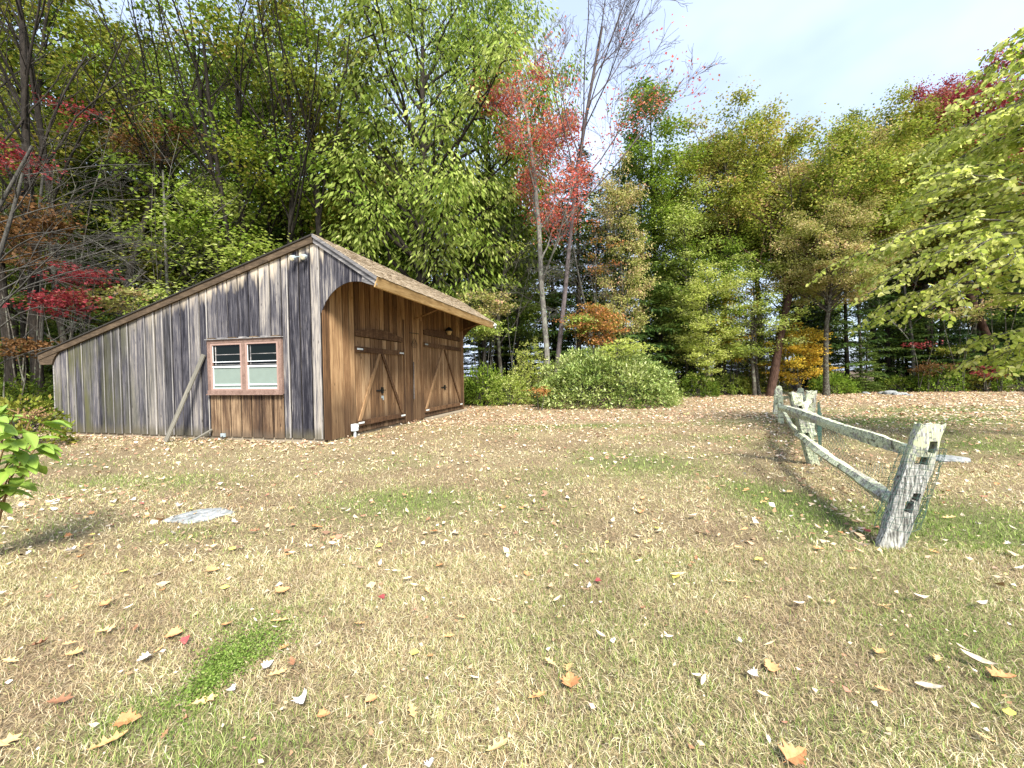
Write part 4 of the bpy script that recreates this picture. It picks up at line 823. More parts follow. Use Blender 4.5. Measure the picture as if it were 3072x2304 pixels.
def spray(parent_label, name, px, py, dep, rx, h, mat, n, cat='shrub', leaf=(.12, .08), depth=.8, group=None, stem=True, seed=1, ang=0., flat=.7, stemmat='bark_mid', foot=None):
    """a leafy bough held up by its own thin stems, standing at its own place"""
    c = at_depth(px, py, dep); o = thing(name, parent_label, cat, (c[0], dep, 0), 0, group); r = np.random.default_rng(seed+int(px)); z = c[2]; T = Tubes()
    fx = foot if foot is not None else 0.; nb = int(np.clip(n/75, 7, 60)); per = n//nb; C = []; Dd = []; cv = []; ns_ = 2+int(rx > 1)+int(rx > 1.6)
    mains = []
    for i in range(ns_):
        e = np.array([rx*.45*(2*(i+.5)/ns_-1)*r.uniform(.6, 1.2), r.normal(0, depth*.25), z+h*r.uniform(.3, .8)]); m = limb(np.array([fx+r.normal(0, .12), r.normal(0, .1), -.1]), unit(e-np.array([fx, 0, 0])+r.normal(0, .05, 3)), np.linalg.norm(e-np.array([fx, 0, 0])), 7, .1, .05, r); T.add(m, np.linspace(.03, .009, 8), 5); mains.append(m)
    for i in range(nb):
        m = mains[r.integers(ns_)]; zt = z+h*np.clip(r.normal(0, .5), -1.05, 1.05); a = r.uniform(0, 6.28); k = r.uniform(.45, 1.12)*math.sqrt(max(.12, 1-((zt-z)/(1.15*h))**2)); tgt = np.array([math.cos(a)*rx*k, math.sin(a)*depth*k, zt])
        s0 = float(np.clip((zt-.25*abs(tgt[0])-.1)/max(.3, m[-1][2]), .2, .97)); p, _ = interp(m, s0); w_ = np.linspace(0, 1, 6)[:, None]; cpt = (p+tgt)/2+np.array([0, 0, .18*np.linalg.norm(tgt-p)]); lp = p*(1-w_)**2+2*cpt*w_*(1-w_)+tgt*w_**2; T.add(lp, np.linspace(.011, .004, 6), 3)
        t = 1-r.random(per)**1.4*.8; q = p*(1-t[:, None])**2+2*cpt*(t*(1-t))[:, None]+tgt*(t**2)[:, None]; wd = leaf[0]*(1.+2.2*(1.15-t))[:, None]; C.append(q+r.normal(0, 1, (per, 3))*wd*np.array([1, 1, .3])); ax = unit(tgt-p); Dd.append(unit(ax*.5+r.normal(0, .8, (per, 3))*np.array([1, 1, .4])+np.array([0, 0, -.25]))); cv.append(np.clip(r.random()*.6+r.random(per)*.4, 0, 1))
    C = np.concatenate(C); Dd = np.concatenate(Dd); cv = np.concatenate(cv); m = len(C); C[:, 2] = np.maximum(C[:, 2], .05); Ls = leaf[0]*r.uniform(.6, 1.25, m)
    link('stems', T.mesh('stems', M[stemmat]), o); link('foliage', leaf_mesh('foliage', C, Dd, Ls, Ls*leaf[1]/leaf[0], np.stack([r.random(m), cv, r.random(m)], 1), flat, r=r), o, LM[mat]); return o
# around and behind the bush
spray('yellow leaved vine sprawling over the top of the round bush', 'vine', 1345, 752, 19.6, 1.6, .4, 'yellow', 1500, 'vine', seed=3, depth=1.0, leaf=(.11, .08))
spray('orange red maple shrub just above the round bush', 'maple_shrub', 1285, 700, 22.2, 2.0, .95, 'orange', 4600, seed=4)
spray('red sprays of a young maple above the right of the orange shrub', 'maple_shrub', 1330, 668, 23, 1.3, .8, 'pink', 700, seed=5, leaf=(.11, .08))
spray('small lime green sapling between the orange shrub and the pale trunk', 'maple_shrub', 1255, 700, 22, .8, .6, 'lime', 1100, seed=6)
spray('tiny orange seedling in front of the left foot of the round bush', 'seedling', 1165, 842, 18.4, .42, .2, 'orange', 260, 'seedling', seed=7, leaf=(.09, .06), depth=.3)
shrub('viburnum_shrub', 'pale yellow green shrub right of the shed eave', 1148, 22.8, 1.45, 1.1, 3.5, 'yellow', 5200, (.11, .06), hollow=.5)
shrub('viburnum_shrub', 'low yellow green shrub between the shed and the round bush', 1095, 22, 1.4, 1.0, 1.7, 'lime', 3200, (.11, .06))
shrub('laurel_shrub', 'dark green broad leaved shrub against the far corner of the shed', 1045, 22.3, 1.3, 1.0, 2.2, 'green', 3500, (.17, .07))
spray('tangled vine with pinkish leaves sprawling behind the shed eave', 'vine', 1045, 655, 22.5, 1.9, .75, 'pink', 2600, 'vine', seed=8, leaf=(.12, .08), stemmat='twig_pale')
spray('light green vine hanging under the far end of the shed eave', 'vine', 1040, 705, 21.8, 1.6, .5, 'lime', 2200, 'vine', seed=9, leaf=(.14, .08), stemmat='twig_pale')
spray('thin vine of yellow leaves climbing beside the red maple trunk', 'vine', 1105, 560, 24, .5, 2.6, 'yellow', 380, 'vine', seed=10, stemmat='twig_pale')
spray('thin orange leaved sapling right of the red maple trunk', 'sapling', 1300, 540, 25, 1.3, 2.2, 'orange', 620, 'sapling', seed=11)
# wood edge on the right
spray('golden yellow beech shrub with layered boughs at the edge of the lawn', 'beech_shrub', 1725, 765, 27, 2.35, 1.9, 'gold', 9000, seed=12, depth=1.6)
spray('yellow green sapling left of the golden shrub', 'sapling', 1590, 690, 28, 1.7, 2.6, 'gold', 3000, 'sapling', seed=13, depth=1.2)
spray('yellow sapling behind the right end of the round bush', 'sapling', 1520, 770, 27, 1.2, 1.4, 'yellow', 2000, 'sapling', seed=14)
for i, (px, dep, rx, h, mat, lab) in enumerate([(1505, 27, 1.5, 1.5, 'deep', 'dark low shrub right of the round bush'), (1570, 28.5, 2.1, 1.6, 'lime', 'light green low shrub left of the golden shrub'), (1640, 28.5, 1.8, 1.9, 'olive', 'olive low shrub beneath the leaning oak'),
        (1800, 28, 1.6, 1.4, 'green', 'bright green fern-like shrub right of the golden shrub'), (1830, 29, 1.8, 1.1, 'pine', 'feathery low hemlock shrub before the dark gap'), (1950, 29.5, 2.2, 1.1, 'deep', 'dark low shrub in the middle of the dark gap'),
        (2030, 28.6, 1.6, 2.0, 'green', 'green dogwood shrub below the red sprays'), (2130, 28.5, 2.2, 1.5, 'olive', 'olive undergrowth shrub below the red sprays'), (2215, 27, 2.0, 2.0, 'green', 'bright green shrub at the right end of the wood edge'), (1020, 24.5, 1.6, 1.2, 'deep', 'low dark shrub behind the far corner of the shed'), (30, 15, 2.0, 1.8, 'deep', 'low dark shrub left of the shed')]):
    shrub('undergrowth_shrub', lab, px, dep, rx, 1.1, h, mat, 3200, (.13, .07), seed=90+i)
for i, (px, py, dep, rx, h, mat, n, lab) in enumerate([(2080, 680, 28, 2.0, .5, 'pink', 1100, 'pinkish red maple spray in front of the dark hemlocks'), (2165, 655, 27, 1.6, .5, 'pink', 800, 'deep red maple spray near the edge of the wood'), (2130, 800, 27.5, 1.9, .35, 'crimson', 600, 'low crimson maple spray over the lawn edge'),
        (1985, 745, 28.5, .9, .25, 'crimson', 220, 'small red maple spray hanging in the dark gap'), (2060, 755, 28.6, 1.6, .4, 'olive', 1100, 'olive maple spray beside the small red one'), (2010, 790, 28.2, 1.5, .5, 'rust', 900, 'rusty maple spray low in the dark gap')]):
    spray(lab, 'maple_shrub', px, py, dep, rx, h, mat, n, seed=20+i)
# left edge, in front of the wood
for i, (px, py, dep, rx, h, mat, n, lab) in enumerate([(165, 590, 15.5, 1.5, .35, 'crimson', 700, 'crimson maple boughs above the low end of the roof'), (130, 650, 15, 1.7, .4, 'crimson', 900, 'deep red maple boughs close over the low eave'), (225, 645, 16.5, 1.6, .5, 'pink', 1300, 'pinkish faded maple spray along the roof slope'),
        (60, 500, 15.5, 1.6, 1.2, 'rust', 2600, 'rusty brown maple at the left above the red boughs'), (25, 745, 14, .9, .3, 'rust', 700, 'rust red bough low beside the low eave'), (135, 235, 18, 1.2, .1, 'crimson', 240, 'thin line of red leaves high among the dead branches'), (10, 330, 15.5, .7, .5, 'crimson', 600, 'crimson tuft high at the left edge'),
        (450, 430, 23.5, 2.2, 1.2, 'lime', 3600, 'bright green bough of a young maple over the roof slope'), (330, 300, 22, 2.6, 1.0, 'rust', 1600, 'brownish maple bough above the bright young maple')]):
    spray(lab, 'maple_shrub' if i < 7 else 'young_maple', px, py, dep, rx, h, mat, n, seed=40+i, leaf=(.13, .10), cat='tree')
shrub('undergrowth_shrub', 'olive green leafy shrub behind the broad leaved plant at the left', 25, 10.2, 1.1, .8, 1.25, 'olive', 1500, (.13, .07), seed=77, hollow=.7)

# --- tree at the right whose boughs hang into the view
def boughs():
    r = np.random.default_rng(88); T = Tubes(); base = np.array([0, 0, -.1]); trunk = limb(base, np.array([-.03, 0, 1.]), 8.2, 10, .1, .04, r); T.add(trunk, np.linspace(.16, .03, 11), 9); C = []; Dd = []; cv = []; out = []
    for i in range(64):
        h = .30+.68*i/64; p, _ = interp(trunk, h); a = math.pi+r.uniform(-1.25, 1.05); ln = (5.3-4.6*max(0, h-.42))*r.uniform(.7, 1.06); el = .42+.35*h+r.uniform(-.12, .12)
        if i < 5: h0_ = .24; p, _ = interp(trunk, h0_); ln = 2.9*r.uniform(.8, 1.1)
        if i % 5 == 4: a = r.uniform(-1.2, 1.2); ln *= .7
        lp = limb(p, np.array([math.cos(a)*math.cos(el), math.sin(a)*math.cos(el), math.sin(el)]), ln, 9, -.85-.5*r.random(), .06, r); T.add(lp, np.linspace(.035, .006, 10), 5)
        for k in range(18):
            s = .2+.8*(k+r.random())/18; q, qd = interp(lp, min(s, 1)); sd = unit(np.cross(qd, [0, 0, 1]))*(1 if k % 2 else -1); sl = ln*.24*(1.25-s)*r.uniform(.6, 1.3)+.2
            sp_ = limb(q, unit(qd*.9+sd*.8+r.normal(0, .15, 3)), sl, 4, -.55, .1, r); T.add(sp_, np.linspace(.008, .003, 5), 3); c0 = r.random()
            m = int(7+sl*17)
            for j in range(m):
                e, ed = interp(sp_, (j+.5)/m); o2 = unit(np.cross(ed, [0, 0, 1]))*(1 if j % 2 else -1); C.append(e+r.normal(0, .03, 3)); Dd.append(unit(ed*.7+o2*.9+np.array([0, 0, -.45])+r.normal(0, .3, 3))); cv.append(c0*.6+r.random()*.4)
    C = np.array(C); Dd = np.array(Dd); n = len(C); Ls = .115*r.uniform(.6, 1.2, n)
    # rounder leaf: hexagon
    up = np.array([0, 0, 1.])+r.normal(0, 1.3, C.shape); S = unit(np.cross(Dd, up)); Nn = np.cross(Dd, S); L2 = Ls[:, None]; W2 = L2*.72
    vv = [C, C+Dd*L2*.28+S*W2*.48+Nn*W2*.1, C+Dd*L2*.7+S*W2*.36+Nn*W2*.06, C+Dd*L2*1.02, C+Dd*L2*.7-S*W2*.36+Nn*W2*.06, C+Dd*L2*.28-S*W2*.48+Nn*W2*.1]
    V = np.stack(vv, 1).reshape(-1, 3); tint = np.repeat(np.stack([r.random(n), np.array(cv), r.random(n)], 1), 6, 0)
    return T.mesh('trunk', M['bark_mid']), mesh_np('crown', V, np.arange(6*n), np.arange(n)*6, np.full(n, 6), {'tint': tint})
tm, cm = boughs(); rt = thing('birch_tree', 'yellow green broad leaved tree whose boughs hang in over the lawn beside the fence', 'tree', (12.6, 8.6, 0), .1)
link('trunk', tm, rt); link('crown', cm, rt, LM['yellow'])

# --- broad leaved plant at the left edge
M['biglf'] = leafmat('broad_plant_leaves', [(.14, .24, .035), (.25, .38, .06), (.38, .50, .12)], trans=.35, gloss=.4)
def big_leaf(seed, w_):
    r = np.random.default_rng(seed); V = []; F = []; T = []; n = 7; m = 5
    for i in range(n):
        t = i/(n-1); wd = w_*math.sin(math.pi*min(1, t*.93+.035))**.8*(1.15-t*.35)*.5+.002
        for j in range(m):
            s = (j-2)/2; V.append((t, s*wd, abs(s)*wd*.35-.28*t*t+.012*math.sin(j*2+i*2.3))); T.append((.4+.3*(j == 2), .5, .5))
    for i in range(n-1):
        for j in range(m-1): F.append((i*m+j, (i+1)*m+j, (i+1)*m+j+1, i*m+j+1))
    F = np.array(F); return mesh_np('leaf', V, F.ravel(), np.arange(len(F))*4, np.full(len(F), 4), {'tint': T}, True)
bl = [big_leaf(i, .42+.04*i) for i in range(3)]
for b_ in bl: b_.materials.append(M['biglf'])
hx = at_depth(-60, 1000, 3.7); hyd = thing('hydrangea_bush', 'broad leaved green plant with a faded flower head at the left edge', 'bush', (hx[0], 3.7, 0))
HI = hyd.location
rr = random.Random(12); stems = MB()
tips = [(55, 935, 3.5), (95, 915, 3.7), (30, 900, 3.9), (10, 960, 3.4), (60, 985, 3.6), (25, 1010, 3.5), (70, 1010, 3.8), (5, 880, 3.8), (85, 960, 4.0), (-20, 1040, 3.6), (40, 1045, 3.9), (-30, 930, 3.7), (-50, 990, 3.5), (-60, 900, 4), (15, 1060, 3.7), (-10, 905, 3.3)]
for (px, py, dep) in tips:
    e = Vector(at_depth(px, py, dep)); b0 = Vector((HI.x+rr.uniform(-.15, .1), HI.y+rr.uniform(-.1, .1), -.03)); mid_ = (b0+e)/2+Vector((-.05, 0, .12)); pts = [b0-HI, mid_-HI, e-HI]; stems.tube(pts, [.012, .008, .005], 5)
    for k in range(7):
        tpos = e if k < 4 else mid_.lerp(e, .3+.2*(k-3)); o = D.objects.new('leaf', bl[rr.randrange(3)]); COL.objects.link(o); o.parent = hyd; o.location = tpos-HI
        L0 = rr.uniform(.15, .24); o.scale = (L0, L0, L0); o.rotation_euler = (rr.uniform(-.4, .4), rr.uniform(-.35, .45), rr.uniform(0, 6.28) if k else rr.uniform(-1.2, .6))
stems.build('stem', M['brace_light'], hyd)
fh = MB(); c = Vector(at_depth(70, 893, 3.8))-HI
for k in range(90):
    q_ = c+Vector((rr.gauss(0, .06), rr.gauss(0, .05), rr.gauss(0, .03))); fh.tube([c+Vector((0, 0, -.05)) if k % 9 == 0 else q_+Vector((0, 0, -.012)), q_], .004 if k % 9 == 0 else .008, 3)
fh.tube([Vector((0, 0, 0)), c], .006, 4); fh.build('flower_head', M['brace_light'], hyd, 'stuff')

# ================================================================ STONES
g = N('lichened_stone'); P = g.n('TexCoord').outputs['Object']; c = g.ramp(g.noise(P, 14, 6, .7), [(.35, (.10, .11, .11)), (.5, (.22, .235, .235)), (.65, (.36, .37, .37))]); g.bump(g.noise(P, 30, 5), .5, .01); M['stone'] = g.base(c, .9)
def stone(name, label, pos, sx_, sy_, sz_, seed, ang=0, group=None, cat='rock'):
    bm = bmesh.new(); bmesh.ops.create_icosphere(bm, subdivisions=3, radius=1); r = random.Random(seed); ph = [r.uniform(0, 6) for _ in range(6)]
    for v in bm.verts:
        k = 1+.10*math.sin(v.co.x*3+ph[0])*math.cos(v.co.y*2.5+ph[1])+.08*math.sin(v.co.y*5+ph[2]+v.co.z*3)+.04*math.sin(v.co.x*9+ph[3]); v.co = Vector((v.co.x*sx_*k, v.co.y*sy_*k, max(-.3, min(.75, v.co.z))*sz_*(1+.1*math.sin(v.co.x*4+ph[4]))))
    me = D.meshes.new(name); bm.to_mesh(me); bm.free(); me.polygons.foreach_set('use_smooth', np.ones(len(me.polygons), bool)); me.materials.append(M['stone'])
    o = link(name, me); o.location = pos; o.rotation_euler = (0, 0, ang); return tag(o, label, cat, group)
p = ground_at(434, 1114); stone('flat_stone', 'flat pale stone set flush in the lawn before the shed', (p[0], p[1], 0.0), .31, .24, .035, 3, .35, cat='stone')
rr = random.Random(6)
for i, (px, py, s_) in enumerate([(1893, 846, .4), (1907, 849, .3), (1920, 850, .45), (1936, 851, .35), (1950, 851, .3), (1963, 853, .22), (1845, 847, .25)]):
    p = ground_at(px, py+1.5); labs = ['leftmost rock of the pale row at the far edge of the lawn', 'second rock of the pale row at the far lawn edge', 'widest rock of the pale row at the far lawn edge', 'fourth rock of the pale row at the far lawn edge', 'low fifth rock of the pale row at the far lawn edge', 'smallest rock ending the pale row at the far lawn edge', 'lone grey rock left of the pale row at the far lawn edge']
    stone('rock', labs[i], (p[0], min(p[1], 27.6), 0), s_, s_*.7, s_*.55, 20+i, rr.uniform(0, 3), 'pale rocks along the far lawn edge')
p = ground_at(2052, 992); stone('flat_stone', 'flat pale stone lying on the lawn right of the nearest fence post', (p[0], p[1], 0), .3, .25, .06, 31, .3, cat='stone')

# ================================================================ GRASS
def in_barn(x, y):
    dx, dy = x-BX, y-BY; u = dx*math.cos(BA)-dy*math.sin(BA); v = dx*math.sin(BA)+dy*math.cos(BA); return (u > -W_) & (u < .02) & (v > 0) & (v < L_)
def scatter(n, d0, d1, r, wid=1.32):
    y = np.sqrt(r.uniform(d0*d0, d1*d1, n)); x = r.uniform(-wid, wid, n)*(y+.15); k = ~in_barn(x, y); return x[k], y[k]
def blades(n, d0, d1, ln, wd, seed):
    r = np.random.default_rng(seed); x, y = scatter(n, d0, d1, r)
    k = (y < treeline(x)+.3) & (r.random(len(x)) > thatch_at(x, y)*.45); x, y = x[k], y[k]; m = len(x); z = height_at(x, y)-.016
    gr = green_at(x, y)*1.05; isg = r.random(m) < gr
    az = r.uniform(0, 6.28, m)+0.; tilt = np.where(isg, r.uniform(.2, 1.0, m), r.uniform(.55, 1.45, m)); L_b = ln*r.uniform(.5, 1.35, m)*np.where(isg, .85, 1.); 
    d = np.stack([np.cos(az)*np.sin(tilt), np.sin(az)*np.sin(tilt), np.cos(tilt)], 1); d2 = unit(d+np.stack([r.normal(0, .35, m), r.normal(0, .35, m), -r.uniform(0, .5, m)], 1)); d2[:, 2] = np.maximum(d2[:, 2], -.05)
    s = np.stack([-np.sin(az), np.cos(az), r.normal(0, .3, m)], 1); w2 = (wd*r.uniform(.6, 1.4, m))[:, None]; b = np.stack([x, y, z+r.uniform(0, .012, m)], 1); mdl = b+d*(L_b*.5)[:, None]; tip = mdl+d2*(L_b*.5)[:, None]
    V = np.stack([b-s*w2*.5, b+s*w2*.5, mdl+s*w2*.4, mdl-s*w2*.4, tip], 1).reshape(-1, 3)
    base = np.arange(m)[:, None]*5; loops = np.concatenate([base+np.array([0, 1, 2, 3]), base+np.array([3, 2, 4])], 1).ravel(); starts = np.stack([np.arange(m)*7, np.arange(m)*7+4], 1).ravel(); tot = np.tile([4, 3], m)
    pal = np.array([[.50, .40, .22], [.68, .59, .36], [.76, .70, .49], [.30, .21, .12], [.27, .28, .10], [.46, .46, .20], [.13, .09, .055]]); pr = np.array([.21, .21, .13, .13, .13, .12, .07]); pr /= pr.sum()
    c = pal[r.choice(7, m, p=pr)]; pk = (pink_at(x, y)*.5)[:, None]; c = c*(1-pk)+np.array([.52, .36, .23])*pk; th = (thatch_at(x, y)*.5)[:, None]; c = c*(1-th)+np.array([.36, .25, .16])*th
    gp = np.array([[.10, .17, .03], [.17, .25, .045], [.25, .33, .08], [.36, .42, .15]])[r.integers(0, 4, m)]; c = np.where(isg[:, None], gp, c)*r.uniform(.8, 1.2, (m, 1))
    return V, loops, starts, tot, np.repeat(c, 5, 0)
parts = [blades(205000, 1.25, 3.7, .056, .0023, 1), blades(88000, 3.5, 7, .062, .0050, 2), blades(40000, 6.8, 13, .07, .011, 3), blades(18000, 12.5, 30, .08, .02, 4)]
V = []; Lp = []; St = []; To = []; Cc = []; vo = lo = 0
for v, l, s, t, c in parts:
    V.append(v); Lp.append(l+vo); St.append(s+lo); To.append(t); Cc.append(c); vo += len(v); lo += len(l)
me = mesh_np('grass', np.concatenate(V), np.concatenate(Lp), np.concatenate(St), np.concatenate(To), {'tint': np.concatenate(Cc)})
g = N('grass_blades'); a = g.n('Attribute', attribute_name='tint'); g.l(a.outputs['Color'], g.b.inputs['Base Color']); g.b.inputs['Roughness'].default_value = .75; g.b.inputs['Specular IOR Level'].default_value = .1
tr = g.n('BsdfTranslucent'); g.l(a.outputs['Color'], tr.inputs[0]); ms = g.n('MixShader'); ms.inputs[0].default_value = .25; g.l(g.b.outputs[0], ms.inputs[1]); g.l(tr.outputs[0], ms.inputs[2]); g.l(ms.outputs[0], g.t.nodes['Material Output'].inputs[0]); M['grass'] = g.m
go = link('grass', me, None, M['grass'], 'stuff'); tag(go, 'short dry straw coloured grass with green patches over the whole lawn', 'grass')
# clover patch in the foreground
r = np.random.default_rng(55); n = 5200; p = ground_at(505, 1425); pa, pb = ground_at(400, 1520), ground_at(600, 1330); ax = unit(pb[:2]-pa[:2]); L0 = np.linalg.norm(pb[:2]-pa[:2])*.5
u = r.normal(0, .44, n)*L0; v = r.normal(0, .55, n)*.17*(1+.35*np.sin(u*7)); X = p[0]+ax[0]*u-ax[1]*v; Y = p[1]+ax[1]*u+ax[0]*v; C = np.stack([X, Y, height_at(X, Y)+r.uniform(0, .03, n)], 1); dd = unit(r.normal(0, 1, (n, 3))*np.array([1, 1, .4])+np.array([0, 0, .25]))
M['clover'] = leafmat('clover_leaves', [(.08, .14, .025), (.17, .26, .045), (.32, .40, .12)])
co = link('clover', leaf_mesh('clover', C, dd, r.uniform(.008, .018, n), r.uniform(.007, .013, n), np.stack([r.random(n), r.random(n), r.random(n)], 1), .5, r=r), None, M['clover'], 'stuff'); tag(co, 'bright green clover patch in the dry grass of the near lawn', 'clover')

# ================================================================ FALLEN LEAVES
pal = np.array([[.50, .33, .20], [.56, .43, .29], [.58, .48, .36], [.36, .20, .11], [.62, .56, .47], [.42, .18, .12], [.52, .43, .18], [.27, .16, .10], [.50, .31, .22]]); prb = np.array([.2, .2, .15, .09, .09, .05, .05, .08, .09])
def litter(n, d0, d1, seed, size, dens):
    r = np.random.default_rng(seed); x, y = scatter(n, d0, d1, r); k = r.random(len(x)) < dens(x, y); x, y = x[k], y[k]; m = len(x); C = np.stack([x, y, height_at(x, y)+r.uniform(.008, .035, m)], 1)
    az = r.uniform(0, 6.28, m); dd = unit(np.stack([np.cos(az), np.sin(az), r.normal(0, .28, m)], 1)); Ls = size*r.uniform(.5, 1.3, m); c = pal[r.choice(len(pal), m, p=prb)]*r.uniform(.75, 1.15, (m, 1))
    up = np.array([0, 0, 1.])+r.normal(0, .35, C.shape); S = unit(np.cross(dd, up)); Vv, T, m2 = leaf_quads(C, dd, S, Ls, Ls*r.uniform(.4, .8, m), c, .22); return Vv, T, m2
def dens_mid(x, y):
    d = np.clip(.22+.9*pink_at(x, y), 0, 1)*np.clip(fbm(x, y, .9, 61)*1.8-.35, .1, 1); pl = ground_at(160, 1075); d = np.maximum(d, .9*np.exp(-(((x-pl[0])/1.3)**2+((y-pl[1])/.7)**2)))
    wl = np.exp(-(((x+8.5)*.25+(y-10.9))/.5)**2)*(x < -4.3)*(x > -14); d = np.maximum(d, .9*wl); fl_ = np.exp(-((x-(3.2+.53*(y-3.7)))/.45)**2)*(y > 3.5)*(y < 15); return np.maximum(d, .6*fl_)
lits = [litter(2200, 1.4, 6, 70, .032, lambda x, y: np.clip(fbm(x, y, 2.2, 64)*2-.45, .08, 1)), litter(6500, 3.0, 8, 71, .075, dens_mid), litter(28000, 7.5, 15, 72, .085, dens_mid), litter(40000, 14, 34, 73, .115, lambda x, y: np.clip(.5+fbm(x, y, .6, 62)*.7, 0, 1))]
Vv = np.concatenate([a[0] for a in lits]); T = np.concatenate([a[1] for a in lits]); n = sum(a[2] for a in lits)
me = mesh_np('leaf_litter', Vv, np.arange(4*n), np.arange(n)*4, np.full(n, 4), {'tint': T}); g = N('dry_leaf_litter'); a = g.n('Attribute', attribute_name='tint'); g.base(a.outputs['Color'], .75)
M['litter'] = g.m; lo_ = link('leaf_litter', me, None, M['litter'], 'stuff'); tag(lo_, 'thick scatter of small dry leaves over the farther lawn', 'fallen leaves')
def leaf_outline(kind):
    if kind == 'oak': pts = [(0, .02), (.12, .05), (.2, .2), (.27, .09), (.38, .12), (.5, .33), (.55, .14), (.66, .12), (.8, .27), (.82, .1), (1.0, .03)]
    elif kind == 'maple': pts = [(0, .02), (.1, .15), (.05, .42), (.25, .33), (.38, .55), (.48, .3), (.62, .38), (.66, .18), (.82, .2), (1., .02)]
    elif kind == 'oval': pts = [(0, .02), (.12, .18), (.3, .33), (.5, .36), (.7, .27), (.88, .12), (1., .01)]
    else: pts = [(0, .01), (.15, .09), (.35, .15), (.6, .14), (.85, .07), (1., .01)]
    return pts
def fallen(kind, curl, seed, col):
    pts = leaf_outline(kind); V = []; F = []; r = random.Random(seed)
    for x, w_ in pts:
        for s in (-1, -.5, 0, .5, 1):
            wob = r.uniform(.9, 1.1); V.append((x-.5, s*w_*wob, curl*(abs(s)*w_)**1.3*1.7+curl*.5*(x-.5)**2*2+r.uniform(-.012, .012)))
    for i in range(len(pts)-1):
        for j in range(4): F.append((i*5+j, (i+1)*5+j, (i+1)*5+j+1, i*5+j+1))
    if kind in ('oak', 'maple', 'oval'):
        n = len(V); V += [(-.5, -.012, 0), (-.5, .012, 0), (-.85, .0, .05)]; F.append((n, n+1, n+2))
    return pydata('fallen_leaf', V, F, col, False)
def lmat(name, c, c2): 
    g = N(name); P = g.n('TexCoord').outputs['Object']; n_ = g.noise(P, 6, 4); g.b.inputs['Roughness'].default_value = .6; oi = g.n('ObjectInfo')
    col = g.ramp(g.math('ADD', g.math('MULTIPLY', n_, .7), g.math('MULTIPLY', oi.outputs['Random'], .35)), [(.35, c2), (.65, c)]); return g.base(col, .65)
FK = {'tan oak': ('oak', .3, lmat('tan_leaf', (.64, .43, .20), (.48, .27, .11)), 'tan dry oak leaf lying in the grass of the near lawn'), 'brown oak': ('oak', .5, lmat('brown_leaf', (.30, .15, .08), (.18, .09, .05)), 'curled dark brown oak leaf lying in the grass of the near lawn'),
 'orange maple': ('maple', .35, lmat('orange_leaf', (.58, .29, .13), (.42, .19, .08)), 'orange brown maple leaf lying in the grass of the near lawn'), 'pale curl': ('long', .9, lmat('pale_leaf', (.60, .53, .43), (.44, .36, .26)), 'pale curled narrow leaf lying in the grass of the near lawn'),
 'white maple': ('maple', .6, lmat('whitish_leaf', (.60, .56, .54), (.46, .41, .37)), 'whitish underside-up maple leaf lying in the grass of the near lawn'), 'yellow': ('oval', .15, lmat('yellow_leaf', (.66, .60, .12), (.50, .42, .10)), 'small yellow oval leaf lying in the grass of the near lawn'),
 'tan long': ('long', .6, lmat('straw_leaf', (.62, .50, .30), (.45, .32, .18)), 'narrow straw coloured leaf lying in the grass of the near lawn'), 'red': ('maple', .3, lmat('red_leaf', (.32, .07, .07), (.2, .04, .04)), 'small red maple leaf lying in the grass of the near lawn')}
FM = {k: [fallen(v[0], v[1]*(.7+.5*i), i+hash_, v[2]) for i in range(2)] for hash_, (k, v) in enumerate(FK.items())}
GL = 'fallen leaves lying on the near lawn'; rr = random.Random(77); count = 0
def put_leaf(k, px, py, size, label=None, rz=None, tilt=.25, xy=None):
    global count
    p = ground_at(px, py) if xy is None else (xy[0], xy[1], 0)
    o = D.objects.new('fallen_leaf', FM[k][rr.randrange(2)]); COL.objects.link(o); o.location = (p[0], p[1], float(height_at(np.array(p[0]), np.array(p[1])))+.014+rr.uniform(0, .010)); size *= .82; o.scale = (size, size, size)
    o.rotation_euler = (rr.uniform(-tilt, tilt), rr.uniform(-tilt, tilt), rr.uniform(0, 6.28) if rz is None else rz); tag(o, label or FK[k][3], 'leaf', GL); count += 1
